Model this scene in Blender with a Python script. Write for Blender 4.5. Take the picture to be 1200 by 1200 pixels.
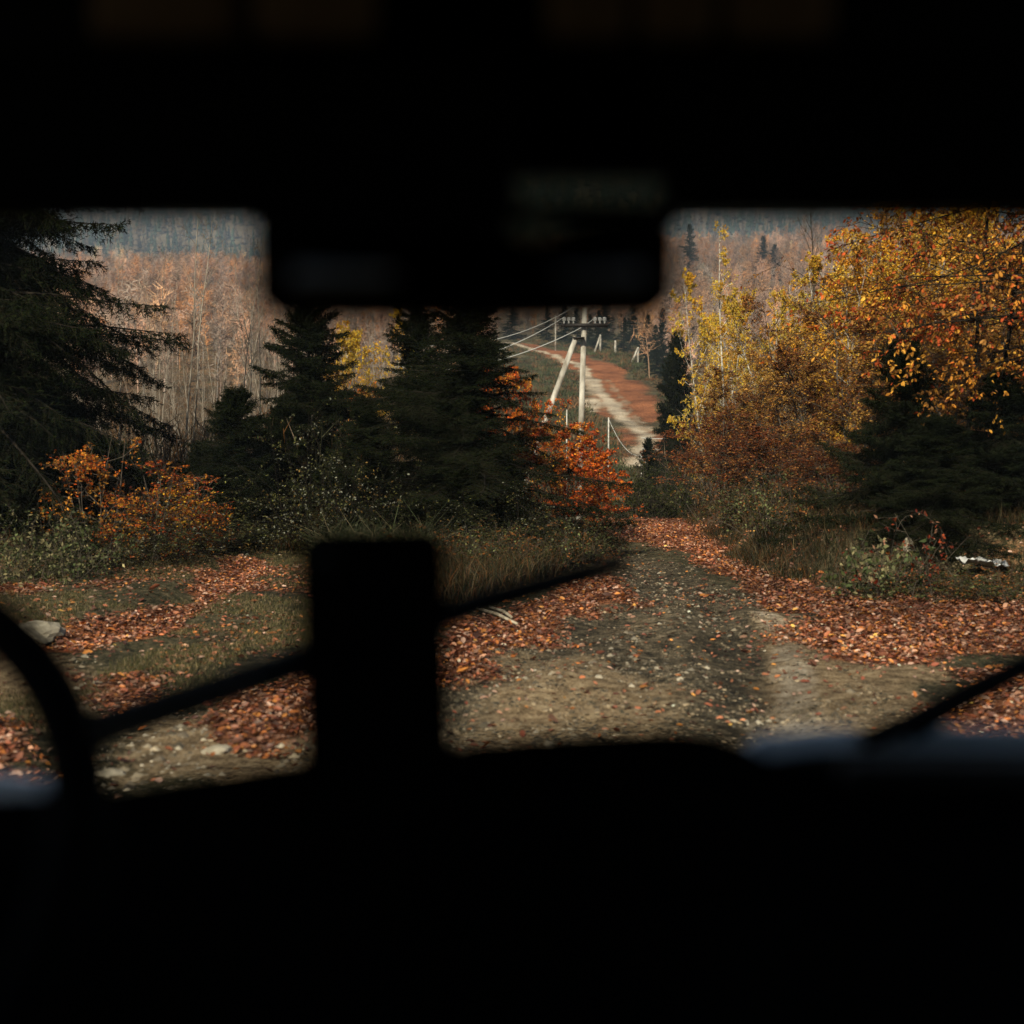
import bpy, math, random
import numpy as np
from mathutils import Vector, Matrix

for o in list(bpy.data.objects):
    bpy.data.objects.remove(o)
C = bpy.context.scene.collection
R = math.radians
scene = bpy.context.scene

# ------------------------------------------------------------------ camera
CAM = np.array((0.0, 0.0, 1.8))
PITCH = 0.0552
FPX = 1450.0                                   # focal length in pixels of the 1200 px photo
cam_d = bpy.data.cameras.new("camera")
cam = bpy.data.objects.new("camera", cam_d)
C.objects.link(cam)
cam.location = CAM
cam.rotation_euler = (math.pi / 2 - PITCH, 0, 0)
cam_d.sensor_width = 36
cam_d.lens = 36 * FPX / 1200
cam_d.clip_start = 0.02
cam_d.clip_end = 6000
cam_d.dof.use_dof = True
cam_d.dof.focus_distance = 26.0
cam_d.dof.aperture_fstop = cam_d.lens / 25.0
scene.camera = cam

# ------------------------------------------------------------------ sky, sun, exposure
SUN_EL, SUN_AZ = R(36), R(-160)                 # azimuth measured from +Y, clockwise positive
world = bpy.data.worlds.new("World")
scene.world = world
world.use_nodes = True
wn = world.node_tree
sky = wn.nodes.new("ShaderNodeTexSky")
sky.sky_type = 'NISHITA'
sky.sun_disc = False
sky.sun_elevation = SUN_EL
sky.sun_rotation = SUN_AZ
wn.links.new(sky.outputs[0], wn.nodes['Background'].inputs[0])
wn.nodes['Background'].inputs[1].default_value = 0.05
sd = bpy.data.lights.new("sun", 'SUN')
sd.energy = 4.3
sd.angle = R(0.5)
sd.color = (1.0, 0.88, 0.70)
sun = bpy.data.objects.new("sun", sd)
C.objects.link(sun)
to_sun = Vector((math.sin(SUN_AZ) * math.cos(SUN_EL), math.cos(SUN_AZ) * math.cos(SUN_EL), math.sin(SUN_EL)))
sun.rotation_euler = to_sun.to_track_quat('Z', 'Y').to_euler()
sun.location = (0, -20, 40)
scene.view_settings.view_transform = 'Standard'
scene.view_settings.look = 'None'
scene.view_settings.exposure = 0.65
scene.view_settings.gamma = 1
scene.render.engine = 'CYCLES'
cy = scene.cycles
cy.use_denoising = True
cy.max_bounces = 6
cy.diffuse_bounces = 3
cy.glossy_bounces = 2
cy.transmission_bounces = 4
cy.transparent_max_bounces = 8
cy.volume_bounces = 0
cy.sample_clamp_indirect = 4
cy.caustics_reflective = False
cy.caustics_refractive = False

# ------------------------------------------------------------------ picture <-> place
def ray(px, py):
    u, v = (px - 600) / FPX, (600 - py) / FPX
    return np.array((u, math.cos(PITCH) + v * math.sin(PITCH), -math.sin(PITCH) + v * math.cos(PITCH)))

def at(px, py, Y):
    d = ray(px, py)
    return CAM + d * (Y / d[1])

def G(px, py, z=0.0):
    d = ray(px, py)
    return (CAM + d * ((z - CAM[2]) / d[2]))[:2]

# ------------------------------------------------------------------ numeric helpers
def sstep(a, b, x):
    t = np.clip((np.asarray(x, float) - a) / (b - a), 0, 1)
    return t * t * (3 - 2 * t)

def _hash(ix, iy, seed):
    h = (ix.astype(np.int64) * 374761393 + iy.astype(np.int64) * 668265263 + seed * 974711) & 0xffffffff
    h = ((h ^ (h >> 13)) * 1274126177) & 0xffffffff
    return ((h ^ (h >> 16)) & 0xffff) / 65535.0

def vnoise(x, y, s, seed=0):
    x = np.asarray(x, float) / s; y = np.asarray(y, float) / s
    ix, iy = np.floor(x), np.floor(y)
    fx, fy = x - ix, y - iy
    fx = fx * fx * (3 - 2 * fx); fy = fy * fy * (3 - 2 * fy)
    a = _hash(ix, iy, seed); b = _hash(ix + 1, iy, seed)
    c = _hash(ix, iy + 1, seed); d = _hash(ix + 1, iy + 1, seed)
    return (a * (1 - fx) + b * fx) * (1 - fy) + (c * (1 - fx) + d * fx) * fy - 0.5

def fbm(x, y, s, seed=0, o=3):
    return sum(vnoise(x, y, s / 2 ** i, seed + i) / 2 ** i for i in range(o))

def poly_sd(poly, X, Y):
    """signed distance to a polygon, positive inside"""
    poly = np.asarray(poly, float)
    best = np.full(X.shape, 1e9); inside = np.zeros(X.shape, bool)
    n = len(poly)
    for i in range(n):
        ax, ay = poly[i]; bx, by = poly[(i + 1) % n]
        ex, ey = bx - ax, by - ay
        t = np.clip(((X - ax) * ex + (Y - ay) * ey) / max(ex * ex + ey * ey, 1e-9), 0, 1)
        best = np.minimum(best, np.hypot(X - ax - t * ex, Y - ay - t * ey))
        if ay != by:
            cross = ((ay > Y) != (by > Y)) & (X < ex * (Y - ay) / (by - ay) + ax)
            inside ^= cross
    return np.where(inside, best, -best)

def line_d(pts, X, Y):
    best = np.full(X.shape, 1e9)
    for (ax, ay), (bx, by) in zip(pts[:-1], pts[1:]):
        ex, ey = bx - ax, by - ay
        t = np.clip(((X - ax) * ex + (Y - ay) * ey) / max(ex * ex + ey * ey, 1e-9), 0, 1)
        best = np.minimum(best, np.hypot(X - ax - t * ex, Y - ay - t * ey))
    return best

# ------------------------------------------------------------------ object helpers
class Geo:
    def __init__(self):
        self.v, self.c, self.f, self.n = [], [], {3: [], 4: []}, 0
    def add(self, v, faces, col=None):
        v = np.asarray(v, np.float32).reshape(-1, 3)
        faces = np.asarray(faces, np.int32)
        if len(v) == 0 or len(faces) == 0:
            return
        self.f[faces.shape[1]].append(faces + self.n)
        self.v.append(v)
        if col is None:
            col = np.full((len(v), 3), 0.5, np.float32)
        col = np.asarray(col, np.float32)
        if col.ndim == 1:
            col = np.repeat(col[None], len(v), 0)
        self.c.append(col)
        self.n += len(v)
    def mesh(self, name, mat, smooth=False):
        me = bpy.data.meshes.new(name)
        v = np.concatenate(self.v)
        fs = [(k, np.concatenate(f)) for k, f in self.f.items() if f]
        nl = sum(k * len(f) for k, f in fs); nf = sum(len(f) for k, f in fs)
        me.vertices.add(len(v)); me.vertices.foreach_set('co', v.ravel())
        me.loops.add(nl); me.polygons.add(nf)
        me.loops.foreach_set('vertex_index', np.concatenate([f.ravel() for k, f in fs]))
        tot = np.concatenate([np.full(len(f), k, np.int32) for k, f in fs])
        me.polygons.foreach_set('loop_start', np.concatenate([[0], np.cumsum(tot)[:-1]]).astype(np.int32))
        me.polygons.foreach_set('loop_total', tot)
        if smooth:
            me.polygons.foreach_set('use_smooth', np.ones(nf, bool))
        c = np.concatenate(self.c)
        a = me.attributes.new('Col', 'FLOAT_COLOR', 'POINT')
        a.data.foreach_set('color', np.concatenate([c, np.ones((len(c), 1), np.float32)], 1).ravel())
        me.update(calc_edges=True)
        me.materials.append(mat)
        return me
    def build(self, name, mat, parent=None, smooth=False):
        o = bpy.data.objects.new(name, self.mesh(name, mat, smooth))
        C.objects.link(o)
        if parent:
            o.parent = parent
        return o

def tag(o, label=None, cat=None, group=None, kind=None):
    for k, v in (('label', label), ('category', cat), ('group', group), ('kind', kind)):
        if v:
            o[k] = v
        elif k in o.keys() and k == 'group' and v == '':
            del o[k]
    return o

def empty(name, loc=(0, 0, 0), rz=0.0):
    o = bpy.data.objects.new(name, None)
    C.objects.link(o)
    o.location = loc
    o.rotation_euler = (0, 0, rz)
    o.empty_display_size = 0.2
    return o

def copy_tree(o, parent=None):
    c = o.copy()
    C.objects.link(c)
    c.parent = parent
    for ch in o.children:
        copy_tree(ch, c)
    return c

# ------------------------------------------------------------------ materials
def new_mat(name):
    m = bpy.data.materials.new(name)
    m.use_nodes = True
    nt = m.node_tree
    nt.nodes.clear()
    out = nt.nodes.new('ShaderNodeOutputMaterial')
    return m, nt, out

def N(nt, typ, **kw):
    n = nt.nodes.new(typ)
    for k, v in kw.items():
        if k.startswith('i_'):
            key = k[2:]
            n.inputs[int(key) if key.isdigit() else key].default_value = v
        else:
            setattr(n, k, v)
    return n

def leaf_mat(name, trans=0.35, rough=0.55, spec=0.25, var=0.25):
    m, nt, out = new_mat(name)
    a = N(nt, 'ShaderNodeAttribute', attribute_name='Col')
    oi = N(nt, 'ShaderNodeObjectInfo')
    mr = N(nt, 'ShaderNodeMapRange'); mr.inputs[3].default_value = 1 - var; mr.inputs[4].default_value = 1 + var
    nt.links.new(oi.outputs['Random'], mr.inputs[0])
    hs = N(nt, 'ShaderNodeHueSaturation')
    nt.links.new(mr.outputs[0], hs.inputs['Value'])
    nt.links.new(a.outputs['Color'], hs.inputs['Color'])
    p = N(nt, 'ShaderNodeBsdfPrincipled')
    p.inputs['Roughness'].default_value = rough
    p.inputs['Specular IOR Level'].default_value = spec
    t = N(nt, 'ShaderNodeBsdfTranslucent')
    mx = N(nt, 'ShaderNodeMixShader'); mx.inputs[0].default_value = trans
    nt.links.new(hs.outputs[0], p.inputs['Base Color'])
    nt.links.new(hs.outputs[0], t.inputs['Color'])
    nt.links.new(p.outputs[0], mx.inputs[1]); nt.links.new(t.outputs[0], mx.inputs[2])
    nt.links.new(mx.outputs[0], out.inputs[0])
    return m

def noise_mat(name, c1, c2, scale=8, rough=0.8, spec=0.2, bump=0.2, metal=0.0, stretch=(1, 1, 1), attr=False):
    m, nt, out = new_mat(name)
    tc = N(nt, 'ShaderNodeTexCoord')
    mp = N(nt, 'ShaderNodeMapping'); mp.inputs['Scale'].default_value = stretch
    nt.links.new(tc.outputs['Object'], mp.inputs[0])
    no = N(nt, 'ShaderNodeTexNoise'); no.inputs['Scale'].default_value = scale; no.inputs['Detail'].default_value = 6
    nt.links.new(mp.outputs[0], no.inputs['Vector'])
    cr = N(nt, 'ShaderNodeValToRGB')
    cr.color_ramp.elements[0].color = (*c1, 1); cr.color_ramp.elements[1].color = (*c2, 1)
    cr.color_ramp.elements[0].position = 0.35; cr.color_ramp.elements[1].position = 0.65
    nt.links.new(no.outputs[0], cr.inputs[0])
    p = N(nt, 'ShaderNodeBsdfPrincipled')
    p.inputs['Roughness'].default_value = rough
    p.inputs['Specular IOR Level'].default_value = spec
    p.inputs['Metallic'].default_value = metal
    nt.links.new(cr.outputs[0], p.inputs['Base Color'])
    if bump:
        b = N(nt, 'ShaderNodeBump'); b.inputs['Strength'].default_value = bump; b.inputs['Distance'].default_value = 0.02
        nt.links.new(no.outputs[0], b.inputs['Height'])
        nt.links.new(b.outputs[0], p.inputs['Normal'])
    nt.links.new(p.outputs[0], out.inputs[0])
    return m

M_LEAF = leaf_mat('leaf', 0.35, 0.55, 0.12)
M_NEEDLE = leaf_mat('needle', 0.12, 0.8, 0.02, 0.15)
M_LITTER = leaf_mat('litter', 0.12, 0.5, 0.35, 0.0)
M_WOODFAR = leaf_mat('far_twig', 0.1, 0.9, 0.0, 0.0)
M_GRASS = leaf_mat('grass_blade', 0.3, 0.6, 0.2, 0.1)
M_BARK = noise_mat('bark', (0.035, 0.028, 0.02), (0.11, 0.09, 0.07), 14, 0.9, 0.1, 0.5, stretch=(1, 1, 0.3))
M_DARKBARK = noise_mat('dark_bark', (0.008, 0.007, 0.005), (0.025, 0.02, 0.015), 14, 0.95, 0.05, 0.4, stretch=(1, 1, 0.3))
M_PALEBARK = noise_mat('pale_bark', (0.16, 0.13, 0.10), (0.36, 0.31, 0.25), 6, 0.85, 0.1, 0.2, stretch=(1, 1, 0.4))
M_BIRCH = noise_mat('birch_bark', (0.12, 0.1, 0.08), (0.62, 0.58, 0.5), 5, 0.8, 0.1, 0.2, stretch=(0.6, 0.6, 2.2))
M_CONC = noise_mat('concrete', (0.2, 0.175, 0.14), (0.55, 0.52, 0.45), 4, 0.9, 0.1, 0.15, stretch=(1, 1, 0.35))
M_STEEL = noise_mat('dark_steel', (0.02, 0.02, 0.02), (0.05, 0.04, 0.035), 20, 0.6, 0.3, 0.1)
M_PORC = noise_mat('porcelain', (0.6, 0.6, 0.58), (0.75, 0.75, 0.72), 10, 0.25, 0.5, 0)
M_CABLE = noise_mat('aluminium_cable', (0.5, 0.5, 0.48), (0.65, 0.64, 0.6), 20, 0.4, 0.5, 0)
M_WHITE = noise_mat('white_paint', (0.3, 0.27, 0.22), (0.62, 0.59, 0.53), 4, 0.7, 0.2, 0.1)
M_ROCK = noise_mat('pale_rock', (0.2, 0.17, 0.12), (0.42, 0.37, 0.28), 9, 0.9, 0.1, 0.6)
M_PLASTIC = noise_mat('white_plastic', (0.3, 0.3, 0.29), (0.6, 0.6, 0.58), 9, 0.45, 0.4, 0.3)
M_STICK = noise_mat('dead_wood', (0.2, 0.16, 0.11), (0.42, 0.36, 0.27), 12, 0.9, 0.1, 0.3)
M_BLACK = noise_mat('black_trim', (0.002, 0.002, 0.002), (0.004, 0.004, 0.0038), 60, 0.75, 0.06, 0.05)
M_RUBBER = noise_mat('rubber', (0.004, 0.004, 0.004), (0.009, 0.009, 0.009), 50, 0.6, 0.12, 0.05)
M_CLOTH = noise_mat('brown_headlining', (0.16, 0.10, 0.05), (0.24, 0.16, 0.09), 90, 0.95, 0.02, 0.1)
M_PAINT = noise_mat('pale_blue_paint', (0.52, 0.56, 0.60), (0.6, 0.64, 0.68), 3, 0.35, 0.5, 0)
M_MIRROR = noise_mat('dimmed_mirror', (0.02, 0.02, 0.02), (0.022, 0.022, 0.022), 3, 0.03, 0.5, 0, metal=1.0)
M_DPAD = noise_mat('lit_dash_grey', (0.03, 0.028, 0.024), (0.05, 0.046, 0.04), 40, 0.7, 0.2, 0.05)  # lighter grey than the trim: light on the dash top, put into the colour
M_DGREY = noise_mat('grey_plastic', (0.012, 0.012, 0.011), (0.018, 0.018, 0.017), 50, 0.5, 0.25, 0.05)

def glass_mat(name, tint, refl=0.0015):
    m, nt, out = new_mat(name)
    t = N(nt, 'ShaderNodeBsdfTransparent'); t.inputs[0].default_value = (*tint, 1)
    g = N(nt, 'ShaderNodeBsdfGlossy'); g.inputs['Roughness'].default_value = 0.02
    lw = N(nt, 'ShaderNodeLayerWeight'); lw.inputs[0].default_value = 0.5
    pw = N(nt, 'ShaderNodeMath', operation='POWER'); pw.inputs[1].default_value = 4.0
    fr = N(nt, 'ShaderNodeMath', operation='MULTIPLY_ADD'); fr.inputs[1].default_value = 0.04; fr.inputs[2].default_value = refl
    nt.links.new(lw.outputs['Facing'], pw.inputs[0]); nt.links.new(pw.outputs[0], fr.inputs[0])
    mx = N(nt, 'ShaderNodeMixShader')
    nt.links.new(fr.outputs[0], mx.inputs[0])
    nt.links.new(t.outputs[0], mx.inputs[1]); nt.links.new(g.outputs[0], mx.inputs[2])
    nt.links.new(mx.outputs[0], out.inputs[0])
    return m
M_GLASS = glass_mat('windscreen_glass', (0.96, 0.98, 0.97))
M_TINT = glass_mat('tinted_glass', (0.2, 0.21, 0.18))

# ------------------------------------------------------------------ the lie of the land
PROF_Y = [-80, 0, 29, 36, 48, 62, 75, 85, 120, 170, 250, 300, 400, 700, 760, 900, 1200, 2000, 2500]
PROF_Z = [0.5, 0, 0, -0.6, -3.0, -3.5, -1.5, 0.1, 4.6, 11.2, 21.1, 30, 48, 97, 100, 85, 170, 480, 560]
BANK = [G(1330, 716), G(1200, 701), G(1050, 690), G(950, 684), G(900, 675), G(862, 655), G(832, 630), G(806, 612),
        (4.6, 36), (5.2, 60), (30, 60), (90, 60), (90, 10), (30, 11)]
TRACKS = [[G(905, 930), G(885, 810), G(868, 752), G(835, 715), G(790, 685), G(755, 650), G(735, 622)],
          [G(440, 880), G(560, 810), G(640, 765), G(720, 728), G(765, 700), G(748, 668), G(722, 640), G(706, 620)]]
PALE = [G(945, 930), G(932, 800), G(922, 745), G(895, 718)]
GULLY = [G(60, 752), G(180, 728), G(285, 664)]

def hz(X, Y):
    X = np.asarray(X, float); Y = np.asarray(Y, float)
    z = np.interp(Y, PROF_Y, PROF_Z)
    far = sstep(120, 400, Y)
    # ridge lies higher to the right, rolls
    z = z + far * sstep(250, 700, Y) * (sstep(-150, 100, X) * 15 + fbm(X, Y, 160, 5) * 9 + fbm(X, Y, 45, 6) * 9) * (1 - sstep(900, 1300, Y))
    z = z + sstep(1000, 1800, Y) * fbm(X, Y, 500, 9) * 90
    near = (1 - sstep(60, 90, Y)) * (Y > -30)
    sd = poly_sd(BANK, X, Y)
    z = z + near * (0.75 * sstep(0.0, 1.1, sd) + 0.5 * sstep(1, 6, sd))
    z = z + near * fbm(X, Y, 1.6, 3) * 0.05 * (1 + 2 * sstep(0, 1, sd))
    z = z + (1 - sstep(30, 60, Y)) * fbm(X, Y, 0.3, 13, 3) * 0.035
    left = sstep(-2.5, -5, X) * sstep(6, 9, Y) * near
    z = z + left * (0.10 * fbm(X, Y, 2.2, 21) + 0.03)
    for t in TRACKS:
        d = line_d(t, X, Y)
        z = z - near * 0.045 * np.exp(-(d / 0.25) ** 2) + near * 0.012 * np.exp(-((d - 0.45) / 0.15) ** 2)
    z = z - near * 0.12 * np.exp(-(line_d(GULLY, X, Y) / 0.3) ** 2)
    z = z + sstep(70, 100, Y) * (1 - sstep(240, 320, Y)) * fbm(X, Y, 14, 31) * 1.2
    return z

def hill_pt(px, py):
    """where the sight line meets the opposite hill"""
    Ys = np.linspace(78, 420, 800)
    d = ray(px, py)
    zz = CAM[2] + d[2] / d[1] * Ys
    i = np.argmax(np.interp(Ys, PROF_Y, PROF_Z) - zz >= 0)
    return np.array(((d[0] / d[1]) * Ys[i], Ys[i]))

HTRACK = [hill_pt(*p) for p in ((754, 543), (756, 537), (757, 512), (742, 496), (722, 478), (702, 458), (692, 441), (684, 432), (650, 420), (618, 408), (590, 402))]
HBAND = [hill_pt(*p) for p in ((752, 546), (795, 540), (787, 512), (772, 490), (765, 460), (735, 436), (690, 424), (650, 409), (610, 402), (612, 410), (650, 423), (680, 440), (688, 470), (716, 500), (738, 525))]

HTRACK2 = [hill_pt(*p) for p in ((768, 522), (758, 500), (742, 482), (728, 464), (712, 448), (700, 440))]
HPALE = [hill_pt(*p) for p in ((684, 440), (700, 440), (706, 462), (700, 480), (686, 486))]
Z = lambda *a: [G(*p) for p in a]
LITTER = [  # polygon, density
    (Z((945, 690), (1060, 690), (1200, 701), (1330, 715), (1330, 800), (1200, 772), (1080, 778), (960, 775), (935, 730)), 1.0),
    (Z((1090, 840), (1110, 800), (1200, 775), (1330, 800), (1330, 900), (1110, 890)), 0.75),
    (Z((705, 606), (825, 606), (850, 640), (880, 665), (950, 688), (1010, 690), (950, 732), (908, 705), (850, 674), (800, 648), (750, 633), (692, 626), (692, 604)), 1.0),
    (Z((505, 770), (540, 730), (640, 700), (712, 676), (746, 692), (738, 706), (675, 730), (600, 765), (560, 790), (500, 800)), 0.95),
    (Z((780, 690), (840, 684), (880, 712), (830, 722)), 0.14),
    (Z((55, 758), (120, 728), (215, 696), (272, 652), (312, 655), (290, 700), (190, 743), (80, 768)), 1.0),
    (Z((315, 668), (370, 655), (370, 700), (320, 700)), 0.35),
    (Z((215, 850), (370, 785), (370, 900), (240, 895)), 0.85),
    (Z((85, 800), (165, 795), (180, 835), (110, 850)), 0.7),
    (Z((-60, 690), (70, 680), (60, 702), (-60, 705)), 0.6),
    (Z((80, 690), (250, 655), (250, 672), (130, 700)), 0.35),
    (Z((180, 745), (360, 715), (360, 755), (200, 780)), 0.18),
    ([G(925, 662, 0.7), G(965, 640, 0.7), G(1005, 640, 0.7), G(1012, 662, 0.7), G(975, 682, 0.5), G(930, 680, 0.4)], 0.7),
    (Z((-80, 830), (45, 840), (45, 930), (-80, 940)), 0.9),
]
SAND = [Z((110, 930), (370, 900), (370, 795), (250, 830), (125, 870)),
        Z((885, 880), (1130, 880), (1140, 800), (1090, 778), (960, 777), (945, 735), (905, 728), (905, 800)),
        Z((520, 880), (850, 880), (830, 830), (760, 800), (700, 765), (770, 730), (740, 718), (640, 772), (560, 830)),
        Z((-40, 720), (60, 745), (130, 800), (90, 840), (-40, 800))]
LGRASS = Z((-300, 648), (365, 648), (370, 790), (250, 825), (130, 850), (-300, 850))
NEARROAD = Z((500, 900), (540, 770), (700, 690), (700, 640), (770, 655), (905, 720), (960, 780), (1130, 900))

def litter_density(X, Y):
    d = np.zeros(X.shape)
    jit = fbm(X, Y, 0.8, 41) * 0.5
    for poly, k in LITTER:
        d = np.maximum(d, k * sstep(-0.22, 0.3, poly_sd(poly, X, Y) + jit * 1.1))
    sd = poly_sd(BANK, X, Y)
    d = np.maximum(d, 0.35 * sstep(-0.2, 0.3, sd) * (0.4 + vnoise(X, Y, 1.0, 43) * 1.5))
    g = sstep(-0.2, 0.3, poly_sd(LGRASS, X, Y)) * np.clip(0.05 + vnoise(X, Y, 0.9, 47) * 0.35, 0, 1)
    d = np.maximum(d, g)
    d = np.maximum(d, 0.035)
    return np.clip(d, 0, 1)

def terrain():
    rows = np.concatenate([np.arange(-45, 3.0, 1.0), 3.0 * np.exp(np.arange(0, math.log(2450 / 3.0), 0.0078))])
    nt_ = 520
    t = np.linspace(-1, 1, nt_)
    t = np.sign(t) * np.abs(t) ** 1.25
    Yg = np.repeat(rows[:, None], nt_, 1)
    Xg = t[None, :] * (16 + 0.85 * np.maximum(rows, 3) + 20 * sstep(3, -10, rows))[:, None]
    X, Y = Xg.ravel(), Yg.ravel()
    z = hz(X, Y)
    i = np.arange(len(rows) - 1)[:, None] * nt_ + np.arange(nt_ - 1)[None]
    f = np.stack([i, i + 1, i + nt_ + 1, i + nt_], -1).reshape(-1, 4)
    jit = fbm(X, Y, 1.0, 51) * 0.5
    near = (Y < 45)
    lit = np.where(near, litter_density(X, Y), 0)
    snd = np.zeros(X.shape); mud = np.zeros(X.shape)
    for p in SAND: snd = np.maximum(snd, sstep(-0.5, 0.5, poly_sd(p, X, Y) + jit * 1.4))
    for t in TRACKS: mud = np.maximum(mud, 0.7 * near * (1 - sstep(0.0, 0.75, line_d(t, X, Y) + jit * 0.5 + fbm(X, Y, 2.3, 57) * 0.45)))
    pl = near * (1 - sstep(0.08, 0.3, line_d(PALE, X, Y) + jit * 0.2))
    snd = np.maximum(snd, pl); mud = mud * (1 - pl) * (1 - 0.6 * sstep(14, 19, Y))
    road = sstep(-0.6, 0.3, poly_sd(NEARROAD, X, Y) + jit)
    grs = np.where(near, 1 - road, 1.0)
    hb = poly_sd(HBAND, X, Y) + fbm(X, Y, 9, 61) * 3
    hill = (Y > 70) & (Y < 420)
    lit = np.where(hill, sstep(-2.0, 2.0, hb), lit)
    ht = line_d(HTRACK, X, Y) + fbm(X, Y, 9, 71) * 0.35
    snd = np.where(hill, 0.85 * (1 - sstep(0.0, 1.9, ht + fbm(X, Y, 1.6, 75) * 0.7)), snd)
    snd = np.where(hill, np.maximum(snd, 0.55 * (1 - sstep(0.1, 0.9, line_d(HTRACK2, X, Y) + fbm(X, Y, 2, 76) * 0.8))), snd)
    snd = np.where(hill, np.maximum(snd, 0.95 * sstep(-1.5, 2.0, poly_sd(HPALE, X, Y) + fbm(X, Y, 5, 73) * 2)), snd)
    lit = np.where(hill, lit * (1 - snd), lit)
    grs = np.where(Y > 70, 1 - sstep(255, 300, Y), grs)
    pxs = X / np.maximum(Y, 1) * FPX + 600
    forest = (Y > 24) & (Y <= 420) & ((pxs < 575) | (pxs > 800)) & (poly_sd(NEARROAD, X, Y) < -1)
    lit = np.where(forest, np.maximum(lit, 0.35), lit)
    pale = np.where(hill, snd, pl * 0.65)
    g = Geo()
    g.add(np.stack([X, Y, z], 1), f, np.stack([lit, snd, grs], 1))
    return g, mud, pale

def ground_mat():
    m, nt, out = new_mat('ground')
    L = nt.links.new
    a = N(nt, 'ShaderNodeAttribute', attribute_name='Col')
    am = N(nt, 'ShaderNodeAttribute', attribute_name='mud')
    sp = N(nt, 'ShaderNodeSeparateColor'); L(a.outputs['Color'], sp.inputs[0])
    geo = N(nt, 'ShaderNodeNewGeometry')
    def noise(scale, detail=6, rough=0.6):
        n = N(nt, 'ShaderNodeTexNoise'); n.inputs['Scale'].default_value = scale
        n.inputs['Detail'].default_value = detail; n.inputs['Roughness'].default_value = rough
        L(geo.outputs['Position'], n.inputs['Vector']); return n.outputs[0]
    def ramp(f, stops):
        r = N(nt, 'ShaderNodeValToRGB')
        e = r.color_ramp.elements
        e[0].position, e[0].color = stops[0][0], (*stops[0][1], 1)
        e[1].position, e[1].color = stops[-1][0], (*stops[-1][1], 1)
        for p, c in stops[1:-1]:
            q = e.new(p); q.color = (*c, 1)
        L(f, r.inputs[0]); return r.outputs[0]
    def mix(f, x, y):
        k = N(nt, 'ShaderNodeMix', data_type='RGBA')
        L(f, k.inputs[0]); L(x, k.inputs[6]); L(y, k.inputs[7]); return k.outputs[2]
    def math_(op, x, y):
        k = N(nt, 'ShaderNodeMath', operation=op)
        for i, q in enumerate((x, y)):
            if isinstance(q, (int, float)): k.inputs[i].default_value = q
            else: L(q, k.inputs[i])
        k.use_clamp = False
        return k.outputs[0]
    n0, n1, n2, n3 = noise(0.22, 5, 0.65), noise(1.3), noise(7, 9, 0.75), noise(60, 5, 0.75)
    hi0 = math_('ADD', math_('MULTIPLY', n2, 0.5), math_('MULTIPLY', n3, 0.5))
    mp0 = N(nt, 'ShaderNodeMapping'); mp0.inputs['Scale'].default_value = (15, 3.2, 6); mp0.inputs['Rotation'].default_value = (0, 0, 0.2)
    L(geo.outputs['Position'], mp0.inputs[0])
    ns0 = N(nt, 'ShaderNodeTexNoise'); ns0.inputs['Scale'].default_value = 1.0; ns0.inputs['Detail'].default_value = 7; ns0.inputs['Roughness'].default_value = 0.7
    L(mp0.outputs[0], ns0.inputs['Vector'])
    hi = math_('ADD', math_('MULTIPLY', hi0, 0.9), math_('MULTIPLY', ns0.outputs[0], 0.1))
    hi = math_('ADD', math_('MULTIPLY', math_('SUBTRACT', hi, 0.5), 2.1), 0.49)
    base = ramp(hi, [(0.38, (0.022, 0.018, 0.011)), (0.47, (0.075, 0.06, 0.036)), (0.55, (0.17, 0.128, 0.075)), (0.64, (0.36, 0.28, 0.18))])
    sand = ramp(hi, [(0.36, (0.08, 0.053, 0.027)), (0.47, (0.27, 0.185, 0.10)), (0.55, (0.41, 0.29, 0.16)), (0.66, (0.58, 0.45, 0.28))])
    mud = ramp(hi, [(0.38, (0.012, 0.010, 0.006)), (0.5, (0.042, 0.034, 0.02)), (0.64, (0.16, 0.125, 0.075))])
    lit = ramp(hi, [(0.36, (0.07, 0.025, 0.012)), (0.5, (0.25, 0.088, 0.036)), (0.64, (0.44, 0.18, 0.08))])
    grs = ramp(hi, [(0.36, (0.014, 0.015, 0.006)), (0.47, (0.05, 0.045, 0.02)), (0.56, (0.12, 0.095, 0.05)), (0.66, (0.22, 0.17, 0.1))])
    ap = N(nt, 'ShaderNodeAttribute', attribute_name='pale')
    def soft(mask, lo=0.3, hi_=0.7, amt=0.9):
        s = math_('ADD', mask, math_('ADD', math_('MULTIPLY', math_('SUBTRACT', n2, 0.5), amt * 1.6), math_('MULTIPLY', math_('SUBTRACT', n1, 0.5), 0.9)))
        k = N(nt, 'ShaderNodeMapRange'); k.inputs[1].default_value = lo; k.inputs[2].default_value = hi_
        L(s, k.inputs[0]); return k.outputs[0]
    c = mix(soft(sp.outputs[2]), base, grs)
    c = mix(soft(sp.outputs[1]), c, sand)
    palec = ramp(hi, [(0.36, (0.26, 0.20, 0.13)), (0.64, (0.64, 0.54, 0.41))])
    c = mix(soft(ap.outputs['Fac'], 0.3, 0.8, 0.6), c, palec)
    c = mix(soft(am.outputs['Fac'], 0.25, 0.95), c, mud)
    c = mix(soft(sp.outputs[0], 0.3, 0.7), c, lit)
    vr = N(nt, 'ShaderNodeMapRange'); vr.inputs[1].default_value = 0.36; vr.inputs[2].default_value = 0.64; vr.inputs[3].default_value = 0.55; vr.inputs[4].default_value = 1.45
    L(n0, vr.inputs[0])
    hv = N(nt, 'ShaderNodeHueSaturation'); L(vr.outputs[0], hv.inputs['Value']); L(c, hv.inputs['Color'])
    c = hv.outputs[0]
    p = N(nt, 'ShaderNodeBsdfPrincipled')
    p.inputs['Roughness'].default_value = 0.9
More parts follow.
